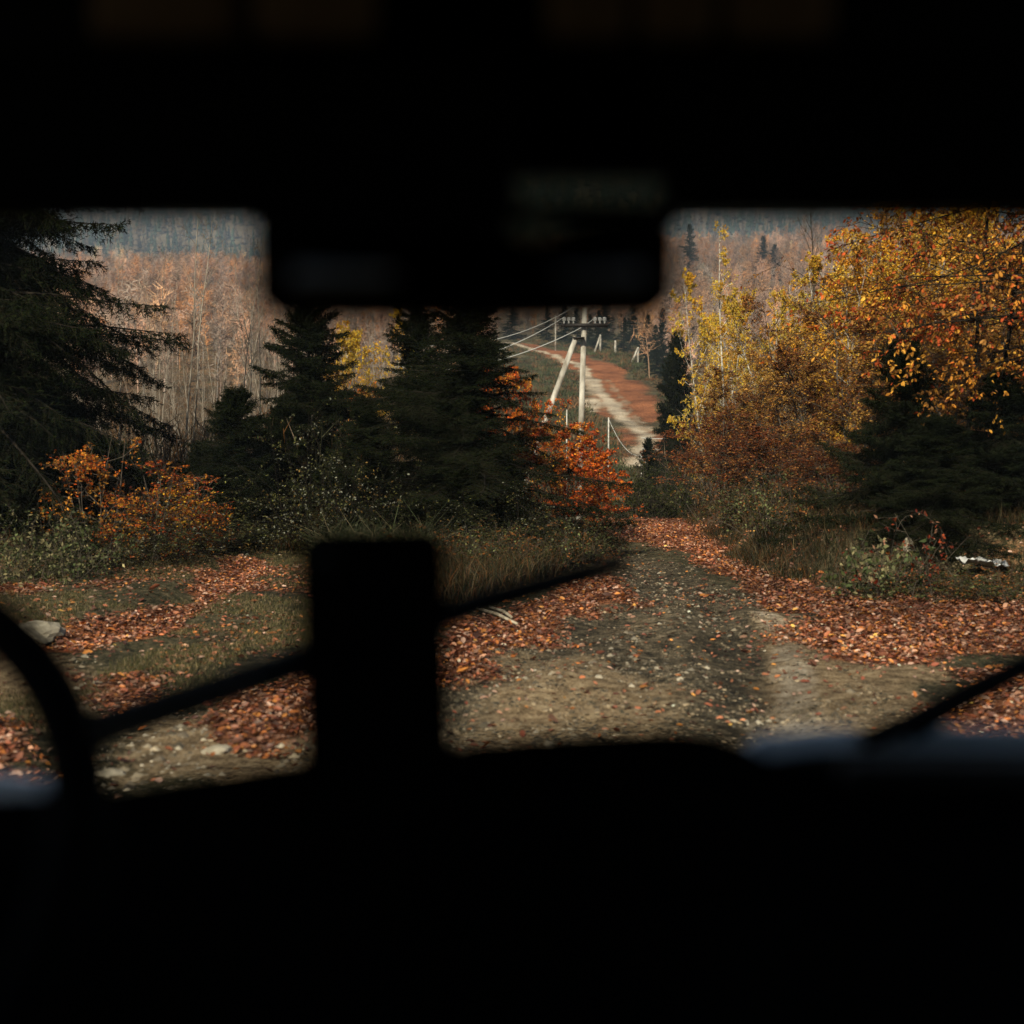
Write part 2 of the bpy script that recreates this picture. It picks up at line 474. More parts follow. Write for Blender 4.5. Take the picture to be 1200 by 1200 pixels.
    p.inputs['Specular IOR Level'].default_value = 0.15
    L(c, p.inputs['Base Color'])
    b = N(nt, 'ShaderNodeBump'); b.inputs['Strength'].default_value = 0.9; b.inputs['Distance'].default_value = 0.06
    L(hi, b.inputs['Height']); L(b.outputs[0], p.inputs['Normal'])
    L(p.outputs[0], out.inputs[0])
    return m

tg, mudmask, palemask = terrain()
ground = tg.build('ground', ground_mat(), None, True)
ma = ground.data.attributes.new('mud', 'FLOAT', 'POINT')
ma.data.foreach_set('value', mudmask.astype(np.float32))
ma = ground.data.attributes.new('pale', 'FLOAT', 'POINT')
ma.data.foreach_set('value', palemask.astype(np.float32))
tag(ground, 'rutted forest track, clearing and hillsides', kind='structure')

# ------------------------------------------------------------------ growing things
UP = np.array((0, 0, 1.0))
def unit(v):
    return v / np.maximum(np.linalg.norm(v, axis=-1, keepdims=True), 1e-9)

def grow(rng, start, d, length, n=5, wob=0.15, up=0.0):
    B = len(start)
    P = np.zeros((B, n, 3)); P[:, 0] = start
    d = unit(np.array(d, float)); st = (np.asarray(length) / (n - 1))[:, None]
    for i in range(1, n):
        d = unit(d + rng.normal(0, wob, (B, 3)) + np.asarray(up).reshape(-1, 1) * UP)
        P[:, i] = P[:, i - 1] + d * st
    return P

def along(P, t):
    """points and tangents at parameter t (B,m) on polylines P (B,n,3)"""
    n = P.shape[1]
    s = np.clip(t, 0, 0.9999) * (n - 1)
    i = s.astype(int); f = (s - i)[..., None]
    b = np.arange(P.shape[0])[:, None]
    a, c = P[b, i], P[b, i + 1]
    return a + (c - a) * f, unit(c - a)

def perp(rng, T):
    r = rng.normal(0, 1, T.shape)
    return unit(r - (r * T).sum(-1, keepdims=True) * T)

def tubes(geo, P, r0, r1, k=4, col=None):
    B, n, _ = P.shape
    if B == 0: return
    T = np.empty_like(P)
    T[:, 1:-1] = P[:, 2:] - P[:, :-2]; T[:, 0] = P[:, 1] - P[:, 0]; T[:, -1] = P[:, -1] - P[:, -2]
    T = unit(T)
    ref = np.where(np.abs(T[..., 2:3]) > 0.9, np.array((1.0, 0, 0)), np.array((0, 0, 1.0)))
    a = unit(np.cross(T, ref)); b = np.cross(T, a)
    r0 = np.broadcast_to(np.asarray(r0, float), (B,)); r1 = np.broadcast_to(np.asarray(r1, float), (B,))
    rr = r0[:, None] + (r1 - r0)[:, None] * np.linspace(0, 1, n)[None]
    ang = np.arange(k) * 2 * math.pi / k
    ring = a[:, :, None] * np.cos(ang)[None, None, :, None] + b[:, :, None] * np.sin(ang)[None, None, :, None]
    V = P[:, :, None] + ring * rr[:, :, None, None]
    idx = np.arange(B * n * k).reshape(B, n, k)
    j = (np.arange(k) + 1) % k
    F = np.stack([idx[:, :-1], idx[:, :-1][..., j], idx[:, 1:][..., j], idx[:, 1:]], -1).reshape(-1, 4)
    geo.add(V.reshape(-1, 3), F, col)

LEAF_OVAL = (np.array(((0, 0, 0), (0.45, 0.28, 0.05), (1, 0, -0.06), (0.45, -0.28, 0.05))), np.array(((0, 1, 2, 3),)))
def _maple():
    pts = [(0, 0)]
    for a, r in ((-130, .45), (-100, .42), (-72, .74), (-45, .58), (-20, .78), (0, 0.95), (20, .78), (45, .58), (72, .74), (100, .42), (130, .45)):
        pts.append((0.35 + r * math.cos(R(a)) * 0.75, r * math.sin(R(a)) * 0.75))
    v = np.array([(x, y, 0.12 * abs(y) - 0.1 * x * x) for x, y in pts])
    f = [(0, i, i + 1) for i in range(1, len(pts) - 1)]
    return v, np.array(f)
LEAF_MAPLE = _maple()
LEAF_CURL = (np.array(((0, 0, 0.05), (0.3, 0.24, 0.16), (0.7, 0.22, 0.14), (1, 0, 0.1), (0.7, -0.22, 0.2), (0.3, -0.24, 0.1), (0.5, 0, 0.0))),
             np.array(((0, 6, 1), (1, 6, 2), (2, 6, 3), (3, 6, 4), (4, 6, 5), (5, 6, 0))))

def stamp(geo, pos, a, nrm, size, tmpl, col):
    tv, tf = tmpl
    a = unit(a); nrm = unit(nrm - (nrm * a).sum(-1, keepdims=True) * a)
    b = np.cross(nrm, a)
    V = pos[:, None] + (a[:, None] * tv[None, :, 0:1] + b[:, None] * tv[None, :, 1:2] + nrm[:, None] * tv[None, :, 2:3]) * size[:, None, None]
    k = len(tv)
    F = (tf[None] + (np.arange(len(pos)) * k)[:, None, None]).reshape(-1, tf.shape[1])
    geo.add(V.reshape(-1, 3), F, np.repeat(col, k, 0))

def pick(rng, pal, n, jit=0.25, clump=None):
    pal = np.asarray(pal, float)
    i = rng.integers(0, len(pal), n)
    if clump is not None:
        ci = rng.integers(0, len(pal), clump.max() + 1)
        keep = rng.random(n) < 0.6
        i = np.where(keep, ci[clump], i)
    c = pal[i] * np.exp(rng.normal(0, jit, (n, 1)))
    return np.clip(c, 0.004, 0.85)

def deciduous(seed, H, spread, palette, stems=1, n1=16, n2=6, n3=5, leaves=12, leaf=0.06, tr=0.07, cb=0.3,
              ang=55, up=0.05, bark=None, tmpl=LEAF_OVAL, lean=0.05, topleaf=(0, 1), droop=0.3, name='birch_tree', shape=0.6):
    rng = np.random.default_rng(seed)
    wood, crown = Geo(), Geo()
    d0 = np.stack([rng.normal(0, lean * (1 + (stems > 1) * 1.3), stems), rng.normal(0, lean * (1 + (stems > 1) * 1.3), stems), np.ones(stems)], 1)
    st0 = np.stack([rng.normal(0, 0.12 * (stems > 1), stems), rng.normal(0, 0.12 * (stems > 1), stems), np.full(stems, -0.25)], 1)
    Hs = H * rng.uniform(0.8, 1.0, stems); Hs[0] = H
    S = grow(rng, st0, d0, Hs + 0.25, 10, 0.04, 0.02)
    tubes(wood, S, tr * rng.uniform(0.7, 1, stems), tr * 0.12, 6)
    t = np.sort(rng.uniform(cb, 0.98, (stems, n1)), 1)
    p, T = along(S, t)
    q = perp(rng, T)
    an = R(ang) * rng.uniform(0.7, 1.2, t.shape)[..., None]
    d1 = T * np.cos(an) + q * np.sin(an)
    prof = np.where(t < cb + 0.25, 0.6 + 0.4 * (t - cb) / 0.25, 1 - shape * (t - cb - 0.25) / max(1 - cb - 0.25, 0.1))
    L1 = spread * prof * rng.uniform(0.6, 1.15, t.shape)
    B1 = grow(rng, p.reshape(-1, 3), d1.reshape(-1, 3), L1.ravel(), 6, 0.13, up)
    tubes(wood, B1, np.maximum(tr * 0.35 * (1 - 0.6 * t.ravel()), 0.006), 0.003, 4)
    t2 = rng.uniform(0.25, 1.0, (len(B1), n2))
    p, T = along(B1, t2); q = perp(rng, T)
    L2 = (L1.ravel()[:, None] * 0.42 * (1.15 - 0.5 * t2)) * rng.uniform(0.6, 1.2, t2.shape)
    B2 = grow(rng, p.reshape(-1, 3), (T * 0.75 + q * 0.75).reshape(-1, 3), L2.ravel(), 4, 0.18, up * 0.5)
    tubes(wood, B2, 0.006, 0.0025, 3)
    t3 = rng.uniform(0.2, 1.0, (len(B2), n3))
    p, T = along(B2, t3); q = perp(rng, T)
    L3 = np.clip(L2.ravel()[:, None] * 0.5, 0.08, 0.5) * rng.uniform(0.6, 1.3, t3.shape)
    B3 = grow(rng, p.reshape(-1, 3), (T * 0.7 + q * 0.8).reshape(-1, 3), L3.ravel(), 3, 0.2, 0)
    tubes(wood if leaves else crown, B3, 0.003, 0.0012, 3, (0.2, 0.14, 0.1))
    if leaves:
        tl = rng.uniform(0.1, 1.0, (len(B3), leaves))
        p, T = along(B3, tl)
        cl = np.repeat(np.arange(len(B1)), n2 * n3 * leaves)
        p = p.reshape(-1, 3); T = T.reshape(-1, 3)
        zf = p[:, 2] / H
        dens = vnoise(p[:, 0] * 1.0 + p[:, 2] * 0.7 + seed, p[:, 1] + p[:, 2], 0.9, seed) + 0.5
        keep = (rng.random(len(p)) < 0.35 + 1.1 * dens) & (zf > topleaf[0]) & (zf < topleaf[1])
        p, T, cl = p[keep], T[keep], cl[keep]
        q = perp(rng, T)
        a = T * 0.4 + q - droop * UP
        nrm = rng.normal(0, 0.8, p.shape) + UP
        stamp(crown, p, a, nrm, leaf * rng.uniform(0.6, 1.3, len(p)), tmpl, pick(rng, palette, len(p), 0.25, cl))
    root = empty(name)
    wood.build('trunk', bark or M_BARK, root, True)
    if crown.n:
        crown.build('crown', M_LEAF if leaves else M_WOODFAR, root)
    return root

SPR_PAL = ((0.006, 0.0095, 0.0036), (0.009, 0.0125, 0.0045), (0.0045, 0.007, 0.003), (0.014, 0.0175, 0.006))
def spruce(seed, H, rad, spacing=0.28, per=7, twig=0.085, droop=0.5, hang=0.5, nl=0.035, nw=0.007, npt=11, base=0.03, name='spruce_tree', pal=SPR_PAL, rag=0.4):
    rng = np.random.default_rng(seed)
    wood, crown = Geo(), Geo()
    S = grow(rng, np.array(((0, 0, -0.2),)), np.array(((0.0, 0.0, 1.0),)), np.array((H + 0.2,)), 12, 0.008, 0.01)
    tubes(wood, S, H * 0.016 + 0.01, 0.008, 7)
    hs = []
    h = base * H + 0.1
    while h < H * 0.985:
        hs.append(h); h += spacing * rng.uniform(0.75, 1.2) * (0.55 + 0.45 * (1 - h / H))
    hs = np.repeat(np.array(hs), per) + rng.normal(0, 0.05, len(hs) * per)
    hs = np.clip(hs, 0.05, H * 0.985)
    f = 1 - hs / H
    az = rng.uniform(0, 2 * math.pi, len(hs))
    L = rad * (f ** 0.85) * rng.uniform(1 - rag, 1.1 + rag * 0.4, len(hs)) * (1 + rag * 0.6 * np.sin(hs * 2.3 + az * 2 + seed)) + 0.1
    el = np.where(f < 0.3, 0.75 - 1.6 * f, 0.3 - 0.45 * f) + rng.normal(0, 0.1 + rag * 0.25, len(hs))
    p, _ = along(S, (hs / H)[None]); p = p[0]
    d = np.stack([np.cos(az) * np.cos(el), np.sin(az) * np.cos(el), np.sin(el)], 1)
    n = 7
    B = np.zeros((len(hs), n, 3)); B[:, 0] = p
    step = (L / (n - 1))[:, None]
    for i in range(1, n):
        s = i / (n - 1)
        k = (-droop * 0.28 * np.sin(s * math.pi * 0.8) + 0.32 * max(0, s - 0.6)) * f
        d = unit(d + k[:, None] * UP + rng.normal(0, 0.03 + rag * 0.08, d.shape))
        B[:, i] = B[:, i - 1] + d * step
    tubes(wood, B, 0.006 + 0.009 * L, 0.003, 4)
    # side twigs
    T0, TD, TL = [], [], []
    for bi in range(len(B)):
        m = max(3, int(L[bi] / twig))
        t = np.linspace(0.12, 0.99, m) + rng.normal(0, 0.01, m)
        pp, TT = along(B[bi:bi + 1], t[None]); pp, TT = pp[0], TT[0]
        side = unit(np.cross(TT, UP))
        for sgn in (-1, 1):
            dd = TT * 0.75 + sgn * side * rng.uniform(0.6, 1.0, (m, 1)) - UP * rng.uniform(0, hang, (m, 1)) + rng.normal(0, 0.15, (m, 3))
            ll = np.minimum(0.34 * L[bi] * (1.15 - t) + 0.09, 0.55) * rng.uniform(0.7, 1.2, m)
            T0.append(pp); TD.append(dd); TL.append(ll)
        # drooping under-twigs
        dd = TT * 0.4 - UP * 0.8 + rng.normal(0, 0.3, (m, 3))
        T0.append(pp); TD.append(dd); TL.append(np.minimum(0.2 * L[bi] * (1.1 - t) + 0.06, 0.3) * rng.uniform(0.5, 1.2, m))
        T0.append(pp[-1:]); TD.append(TT[-1:]); TL.append(np.array((0.12,)))
    T0 = np.concatenate(T0); TD = np.concatenate(TD); TL = np.concatenate(TL)
    W = grow(rng, T0, TD, TL, 3, 0.1, -0.05)
    tubes(crown, W, 0.003, 0.0015, 3, (0.03, 0.025, 0.015))
    t = rng.uniform(0, 1, (len(W), npt))
    pp, TT = along(W, t); pp = pp.reshape(-1, 3); TT = TT.reshape(-1, 3)
    q = perp(rng, TT)
    a = unit(TT * 0.8 + q)
    w = unit(np.cross(a, rng.normal(0, 1, a.shape)))
    ln = nl * rng.uniform(0.7, 1.5, len(pp))[:, None]
    V = np.stack([pp - w * nw / 2, pp + w * nw / 2, pp + a * ln + w * nw * 0.3, pp + a * ln - w * nw * 0.3], 1).reshape(-1, 3)
    F = np.arange(len(V)).reshape(-1, 4)
    crown.add(V, F, np.repeat(pick(rng, pal, len(pp), 0.25), 4, 0))
    root = empty(name)
    wood.build('trunk', M_DARKBARK, root, True)
    crown.build('crown', M_NEEDLE, root)
    return root

def bramble(seed, w, h, palette, n=60, leaves=10, leaf=0.05, name='bush', bark=None, arch=-0.12, depth=None, stalks=0):
    """many thin stems from the ground, leaves all the way"""
    rng = np.random.default_rng(seed)
    wood, crown = Geo(), Geo()
    st = np.stack([rng.uniform(-w / 2, w / 2, n), rng.uniform(-(depth or w) / 2, (depth or w) / 2, n), np.full(n, -0.15)], 1)
    dd = np.stack([rng.normal(0, 0.4, n), rng.normal(0, 0.4, n), np.ones(n)], 1)
    S = grow(rng, st, dd, h * rng.uniform(0.5, 1.2, n), 6, 0.12, arch)
    tubes(wood, S, 0.006, 0.002, 3)
    t = rng.uniform(0.15, 1, (n, 8)); p, T = along(S, t); q = perp(rng, T)
    B = grow(rng, p.reshape(-1, 3), (T * 0.5 + q).reshape(-1, 3), h * 0.28 * rng.uniform(0.5, 1.2, n * 8), 4, 0.2, -0.03)
    tubes(wood, B, 0.003, 0.0015, 3)
    t = rng.uniform(0.1, 1, (len(B), leaves)); p, T = along(B, t)
    p = p.reshape(-1, 3); T = T.reshape(-1, 3); q = perp(rng, T)
    cl = np.repeat(np.arange(n), 8 * leaves)
    stamp(crown, p, T * 0.4 + q - 0.2 * UP, rng.normal(0, 0.7, p.shape) + UP, leaf * rng.uniform(0.6, 1.3, len(p)), LEAF_OVAL, pick(rng, palette, len(p), 0.3, cl))
    root = empty(name)
    wood.build('stem', bark or M_BARK, root, True)
    crown.build('foliage', M_LEAF, root)
    return root

def place(root, px, Y, label, cat, group=None, rz=0.0, sc=1.0, sz=None, X=None, sink=0.0):
    x = (px - 600) / FPX * Y if X is None else X
    root.location = (x, Y, float(hz(np.array([x]), np.array([Y]))[0]) - sink)
    root.rotation_euler = (0, 0, rz)
    root.scale = (sc, sc, sz or sc)
    return tag(root, label, cat, group)

def height_for(px, py_top, Y):
    x = (px - 600) / FPX * Y
    return at(px, py_top, Y)[2] - float(hz(np.array([x]), np.array([Y]))[0])

def set_top(root, H, px, py_top, Y, wide=None, **kw):
    s = height_for(px, py_top, Y) / H
    return place(root, px, Y, sc=wide or s, sz=s, **kw)

rnd = random.Random(7)

# ---- dark spruces
g_sp = 'dark spruces along the forest edge'
s1 = spruce(11, 9.0, 3.5, 0.24, 9, 0.07, 0.75, 0.9, 0.05, 0.011, 15, base=0.2)
place(s1, -62, 20.0, 'large black-green spruce with long drooping boughs at the left edge', 'spruce', g_sp, 0.0, 1.2)
s1b = copy_tree(s1)
place(s1b, -40, 22.5, 'second large dark spruce behind the drooping boughs at the left edge', 'spruce', g_sp, 2.2, 1.3)
s2 = spruce(12, 4.5, 1.5, 0.15, 9, 0.05, 0.35, 0.5, 0.04, 0.010, 14)
set_top(s2, 4.5, 362, 330, 24, wide=1.05, label='narrow pointed young spruce standing just left of the broadest dark spruce', cat='spruce', group=g_sp)
s3 = spruce(14, 3.0, 1.45, 0.14, 8, 0.05, 0.1, 0.35, 0.04, 0.010, 14)
set_top(s3, 3.0, 282, 458, 21.5, wide=0.95, label='short bushy spruce right of the orange undergrowth, left of the pointed spruce', cat='spruce', group=g_sp, rz=1.7)
s4 = spruce(13, 6.5, 2.2, 0.19, 9, 0.065, 0.3, 0.5, 0.045, 0.011, 14, rag=0.75)
set_top(s4, 6.5, 540, 325, 21.2, wide=1.02, label='broad ragged black spruce behind the tall grass, nearest to the power pole', cat='spruce', group=g_sp, rz=0.5)
s4b = copy_tree(s4)
set_top(s4b, 6.5, 496, 345, 22.8, wide=0.75, label='slimmer dark spruce crowding the left flank of the broad ragged spruce', cat='spruce', group=g_sp, rz=2.6)
s5 = copy_tree(s3)
set_top(s5, 3.0, 1052, 402, 17.0, wide=0.8, label='dark young spruce with pointed tip on the right bank', cat='spruce', group=g_sp, rz=3.0)
s6 = copy_tree(s3)
set_top(s6, 3.0, 1165, 440, 16.4, wide=0.85, label='dense low spruce behind the white scrap on the right bank', cat='spruce', group=g_sp, rz=4.1)
s6b = copy_tree(s3)
set_top(s6b, 3.0, 1098, 490, 16.0, wide=0.72, label='shortest dark spruce of the right bank, between two taller spruces', cat='spruce', group=g_sp, rz=5.1)
s7 = copy_tree(s2)
set_top(s7, 4.5, -5, 400, 22, wide=1.25, label='dark spruce half hidden behind the drooping boughs at the left edge', cat='spruce', group=g_sp, rz=0.8)
s8 = copy_tree(s2)
set_top(s8, 4.5, 793, 392, 64, wide=1.3, label='dark spruce at the foot of the yellow birches beside the hill road', cat='spruce', group=g_sp, rz=0.3)
s9 = copy_tree(s2)
set_top(s9, 4.5, 760, 515, 52, wide=0.7, label='tiny spruce standing beside the bottom of the hill road', cat='spruce', group=g_sp, rz=0.3)

for px, top, Y, w, lab in ((333, 478, 23, .8, 'small dark spruce squeezed between the short bushy and the pointed spruce'), (425, 468, 21.9, .85, 'small dark spruce filling the gap right of the pointed spruce'), (588, 535, 20.9, .6, 'small dark spruce on the right flank of the broad ragged spruce'), (245, 520, 22.5, .8, 'small dark spruce left of the short bushy one, behind the orange scrub')):
    c = copy_tree(s3)
    set_top(c, 3.0, px, top, Y, wide=w, label=lab, cat='spruce', group=g_sp, rz=px)
# ---- leafy trees, right side
GOLD = ((0.72, 0.38, 0.028), (0.76, 0.45, 0.045), (0.62, 0.28, 0.02), (0.46, 0.30, 0.05))
LEMON = ((0.66, 0.42, 0.035), (0.72, 0.46, 0.045), (0.52, 0.36, 0.05), (0.62, 0.31, 0.025))
RUST = ((0.2, 0.06, 0.018), (0.14, 0.035, 0.012), (0.34, 0.15, 0.035), (0.09, 0.03, 0.012))
BRONZE = ((0.30, 0.12, 0.03), (0.46, 0.23, 0.045), (0.18, 0.06, 0.02), (0.5, 0.28, 0.06), (0.12, 0.05, 0.02))
FIRE = ((0.55, 0.14, 0.015), (0.5, 0.09, 0.012), (0.6, 0.24, 0.03), (0.36, 0.06, 0.015))
GREEN = ((0.10, 0.13, 0.04), (0.14, 0.17, 0.06), (0.07, 0.1, 0.03))
OLIVE = ((0.025, 0.032, 0.009), (0.045, 0.045, 0.012), (0.08, 0.05, 0.018), (0.016, 0.022, 0.007), (0.2, 0.075, 0.02), (0.12, 0.13, 0.05))
PALEGRN = ((0.10, 0.12, 0.045), (0.16, 0.16, 0.07), (0.06, 0.08, 0.03), (0.26, 0.22, 0.11), (0.05, 0.06, 0.02))
g_r = 'golden trees on the right of the track'
b1 = deciduous(21, 9, 2.3, LEMON, 3, 22, 7, 5, 14, 0.085, 0.07, 0.15, 45, 0.08, M_BIRCH)
set_top(b1, 9, 836, 318, 45, wide=0.78, label='lemon yellow birch clump at the edge of the hill road', cat='birch tree', group=g_r)
b2 = deciduous(22, 10, 1.2, LEMON, 1, 22, 5, 4, 5, 0.07, 0.10, 0.25, 50, 0.05, M_BIRCH, topleaf=(0.1, 1))
set_top(b2, 10, 858, 262, 39.5, wide=0.75, label='tall thin birch with one long white trunk above the lemon yellow clump', cat='birch tree', group=g_r)
b3 = copy_tree(b1)
set_top(b3, 9, 918, 300, 38, wide=0.62, label='yellow birch with dark hollow crown right of the white trunk', cat='birch tree', group=g_r, rz=2.0)
b4 = deciduous(23, 8.5, 2.2, GOLD, 3, 24, 8, 5, 14, 0.078, 0.07, 0.12, 50, 0.07, M_PALEBARK)
set_top(b4, 8.5, 990, 238, 31, wide=0.8, label='brightest golden birch reaching the top of the windscreen', cat='birch tree', group=g_r)
b5 = copy_tree(b4)
set_top(b5, 8.5, 1090, 225, 27, wide=0.95, label='golden tree behind the leafy maple boughs on the right', cat='birch tree', group=g_r, rz=2.4)
b5b = copy_tree(b4)
set_top(b5b, 8.5, 1180, 215, 30, wide=1.0, label='golden tree deepest in the thicket at the right edge', cat='birch tree', group=g_r, rz=1.1)
e1 = deciduous(24, 5.5, 1.9, BRONZE, 4, 18, 7, 5, 11, 0.062, 0.05, 0.05, 55, 0.04, M_BARK, name='beech_tree')
set_top(e1, 5.5, 940, 385, 27, wide=0.95, label='bronze leaved young beech below the brightest golden birch', cat='beech tree', group=g_r)
e2 = copy_tree(e1)
set_top(e2, 5.5, 1010, 350, 24, wide=1.0, label='bronze young beech left of the pointed right bank spruce', cat='beech tree', group=g_r, rz=2.2)
e3 = copy_tree(e1)
set_top(e3, 5.5, 880, 430, 30, wide=0.95, label='bronze young beech below the tall white birch trunk', cat='beech tree', group=g_r, rz=4.0)
e5 = copy_tree(e1)
set_top(e5, 5.5, 1120, 330, 20.5, wide=1.0, label='bronze young beech behind the right bank spruces', cat='beech tree', group=g_r, rz=5.0)
e4 = deciduous(25, 3.0, 1.5, RUST, 5, 14, 6, 5, 8, 0.05, 0.03, 0.03, 60, 0.02, M_BARK, name='beech_shrub')
set_top(e4, 3.0, 842, 488, 28.5, wide=1.1, label='rust brown beech shrub beside the leaf covered track', cat='shrub', group=g_r)
e4b = copy_tree(e4)
set_top(e4b, 3.0, 905, 500, 24, wide=1.0, label='rust brown shrub on the bank below the bronze beeches', cat='shrub', group=g_r, rz=2.0)
e4c = copy_tree(e4)
set_top(e4c, 3.0, 968, 520, 21, wide=0.9, label='rust brown shrub directly left of the pointed right bank spruce', cat='shrub', group=g_r, rz=3.3)

# thicket deeper right
for i, (px, Y, top, src) in enumerate(((985, 38, 300, b1), (1060, 30, 235, b4), (1140, 33, 225, b4), (1210, 28, 225, b4), (1150, 24, 300, e1), (1090, 23.5, 330, e1), (1200, 21, 290, e1), (935, 33, 340, e1), (860, 36, 440, e1), (905, 60, 345, b1), (960, 50, 290, b4), (1040, 42, 260, b4), (1130, 44, 240, b4), (1210, 36, 240, b4), (1240, 24, 300, e1), (1060, 33, 330, e1), (970, 36, 380, e1))):
    c = copy_tree(src)
    nm = 'birch' if src is not e1 else 'beech'
    set_top(c, {b1: 9, b4: 8.5, e1: 5.5}[src], px, top, Y, label='autumn %s deeper in the thicket behind the golden front trees' % nm, cat=nm + ' tree', group='thicket behind the golden trees', rz=1.3 * i)

# near maple whose boughs hang in at the upper right
MAPLE = ((0.46, 0.19, 0.025), (0.55, 0.27, 0.04), (0.42, 0.10, 0.02), (0.34, 0.06, 0.015), (0.28, 0.13, 0.03), (0.2, 0.07, 0.02), (0.16, 0.08, 0.03))
mp = deciduous(26, 6.5, 3.0, MAPLE, 2, 24, 7, 5, 7, 0.066, 0.055, 0.42, 75, 0.0, M_DARKBARK, LEAF_CURL, name='maple_tree', droop=0.8, shape=0.4)
place(mp, 1330, 15.0, 'leafy tree with large orange-brown leaves reaching in from the right edge', 'maple tree', None)
mp2 = copy_tree(mp)
place(mp2, 1135, 18.6, 'orange-red maple behind the right bank spruces', 'maple tree', None, 2.0, 0.95)

# bare reddish tree
BR = deciduous(27, 9, 2.2, GOLD, 1, 24, 8, 7, 0, 0.05, 0.09, 0.2, 45, 0.1, M_BARK, name='bare_tree')
set_top(BR, 9, 945, 248, 42, wide=0.8, label='leafless twiggy tree between the two tallest golden birches', cat='bare tree')

# ---- left side autumn bushes
o1 = deciduous(31, 2.6, 1.1, FIRE, 6, 12, 5, 5, 8, 0.055, 0.025, 0.05, 55, 0.02, M_BARK, name='autumn_bush')
set_top(o1, 2.6, 660, 495, 22.6, wide=1.12, label='fiery orange bush in front of the power pole', cat='bush')
o1c = copy_tree(o1)
set_top(o1c, 2.6, 700, 548, 25.5, wide=0.75, label='low orange bush right of the power pole where the track dips', cat='bush', rz=1.8)
o2 = copy_tree(o1)
set_top(o2, 2.6, 588, 430, 25.5, wide=0.8, label='tall orange bush glowing behind the right flank of the broad spruce', cat='bush', rz=2.7)
o3 = deciduous(33, 2.6, 1.2, FIRE + GOLD[:1], 7, 10, 4, 4, 4, 0.055, 0.02, 0.05, 60, 0.02, M_BARK, name='autumn_bush')
set_top(o3, 2.6, 182, 540, 18.6, wide=0.85, label='orange-red bush between the edge spruce and the short bushy spruce', cat='bush', rz=0.7)
o4 = deciduous(32, 2.4, 1.0, ((0.42, 0.2, 0.03), (0.34, 0.15, 0.025)) + FIRE[:3], 6, 9, 4, 4, 4, 0.055, 0.02, 0.1, 60, 0.02, M_BARK, name='autumn_bush')
set_top(o4, 2.4, 108, 505, 18.4, wide=0.95, label='yellow-orange bush beneath the drooping boughs on the left', cat='bush')
o5 = copy_tree(o4)
set_top(o5, 2.4, 416, 425, 27, wide=0.9, label='orange sapling glowing in the gap right of the pointed spruce', cat='bush', rz=2)
o6 = copy_tree(b1)
set_top(o6, 9, 432, 352, 36, wide=0.6, label='yellow birch in the gap above the slimmer dark spruce', cat='birch tree', rz=3)
o7 = copy_tree(o1)
set_top(o7, 2.6, 335, 470, 33, wide=1.0, label='orange bush half hidden behind the narrow pointed spruce', cat='bush', rz=4)

o8 = copy_tree(o3)
set_top(o8, 2.6, 640, 468, 31, wide=0.9, label='thin reddish scrub covering the foot of the pole strut', cat='bush', rz=2.0)
o9 = copy_tree(o3)
set_top(o9, 2.6, 232, 560, 19.2, wide=0.7, label='thin orange scrub at the left foot of the short bushy spruce', cat='bush', rz=4.0)
br1 = bramble(41, 1.5, 1.1, PALEGRN, 60, 8, 0.055, 'bramble_bush')
place(br1, 42, 16.2, 'green leafy bramble at the foot of the left edge spruce', 'bramble', 'brambles along the clearing edge')
WEED = ((0.05, 0.055, 0.018), (0.11, 0.11, 0.035), (0.2, 0.2, 0.15), (0.03, 0.034, 0.012), (0.02, 0.024, 0.008), (0.08, 0.075, 0.02), (0.16, 0.10, 0.03))
br2 = bramble(42, 1.2, 2.4, WEED, 60, 10, 0.045, 'tall_weed', M_DARKBARK, -0.02)
place(br2, 392, 20.3, 'tall grey-green weeds with pale seed heads below the pointed spruce', 'weeds', 'brambles along the clearing edge', sz=0.95)
br3 = copy_tree(br2)
place(br3, 590, 19.6, 'low dark weeds at the foot of the broad ragged spruce', 'weeds', 'brambles along the clearing edge', 2.0, 1.0, 0.5)
br3b = copy_tree(br1)
place(br3b, 655, 20.6, 'green bramble below the fiery orange bush', 'bramble', 'brambles along the clearing edge', 2.0, 0.9, 0.7)
br4 = copy_tree(br2)
place(br4, 170, 17.6, 'weeds in front of the orange-red bush on the left', 'weeds', 'brambles along the clearing edge', 3.0, 1.1, 0.45)
br4b = copy_tree(br2)
place(br4b, 268, 20.0, 'weeds in front of the short bushy spruce', 'weeds', 'brambles along the clearing edge', 4.0, 1.1, 0.4)
br5 = bramble(43, 0.55, 0.85, PALEGRN, 14, 6, 0.075, 'leafy_shrub', arch=0.0)
place(br5, 1036, 14.55, 'pale green broad leaved shrub on the right bank in front of the spruces', 'shrub')
ob = bramble(45, 1.5, 1.1, OLIVE, 70, 9, 0.05, 'bramble_bush')
br6 = ob
place(br6, 930, 18.6, 'olive bramble on the bank left of the pale green shrub', 'bramble', 'brambles along the right bank', 1.0, 0.9, 0.95)
br7 = copy_tree(ob)
place(br7, 872, 23.2, 'olive bramble on the bank beside the leaf covered bend', 'bramble', 'brambles along the right bank', 2.2, 1.0, 0.9)
br8 = copy_tree(ob)
place(br8, 1110, 14.6, 'low bramble just left of the white scrap', 'bramble', 'brambles along the right bank', 3.2, 0.9, 0.42)
br9 = copy_tree(ob)
place(br9, 1190, 14.2, 'low bramble just right of the white scrap', 'bramble', 'brambles along the right bank', 4.2, 0.9, 0.42)
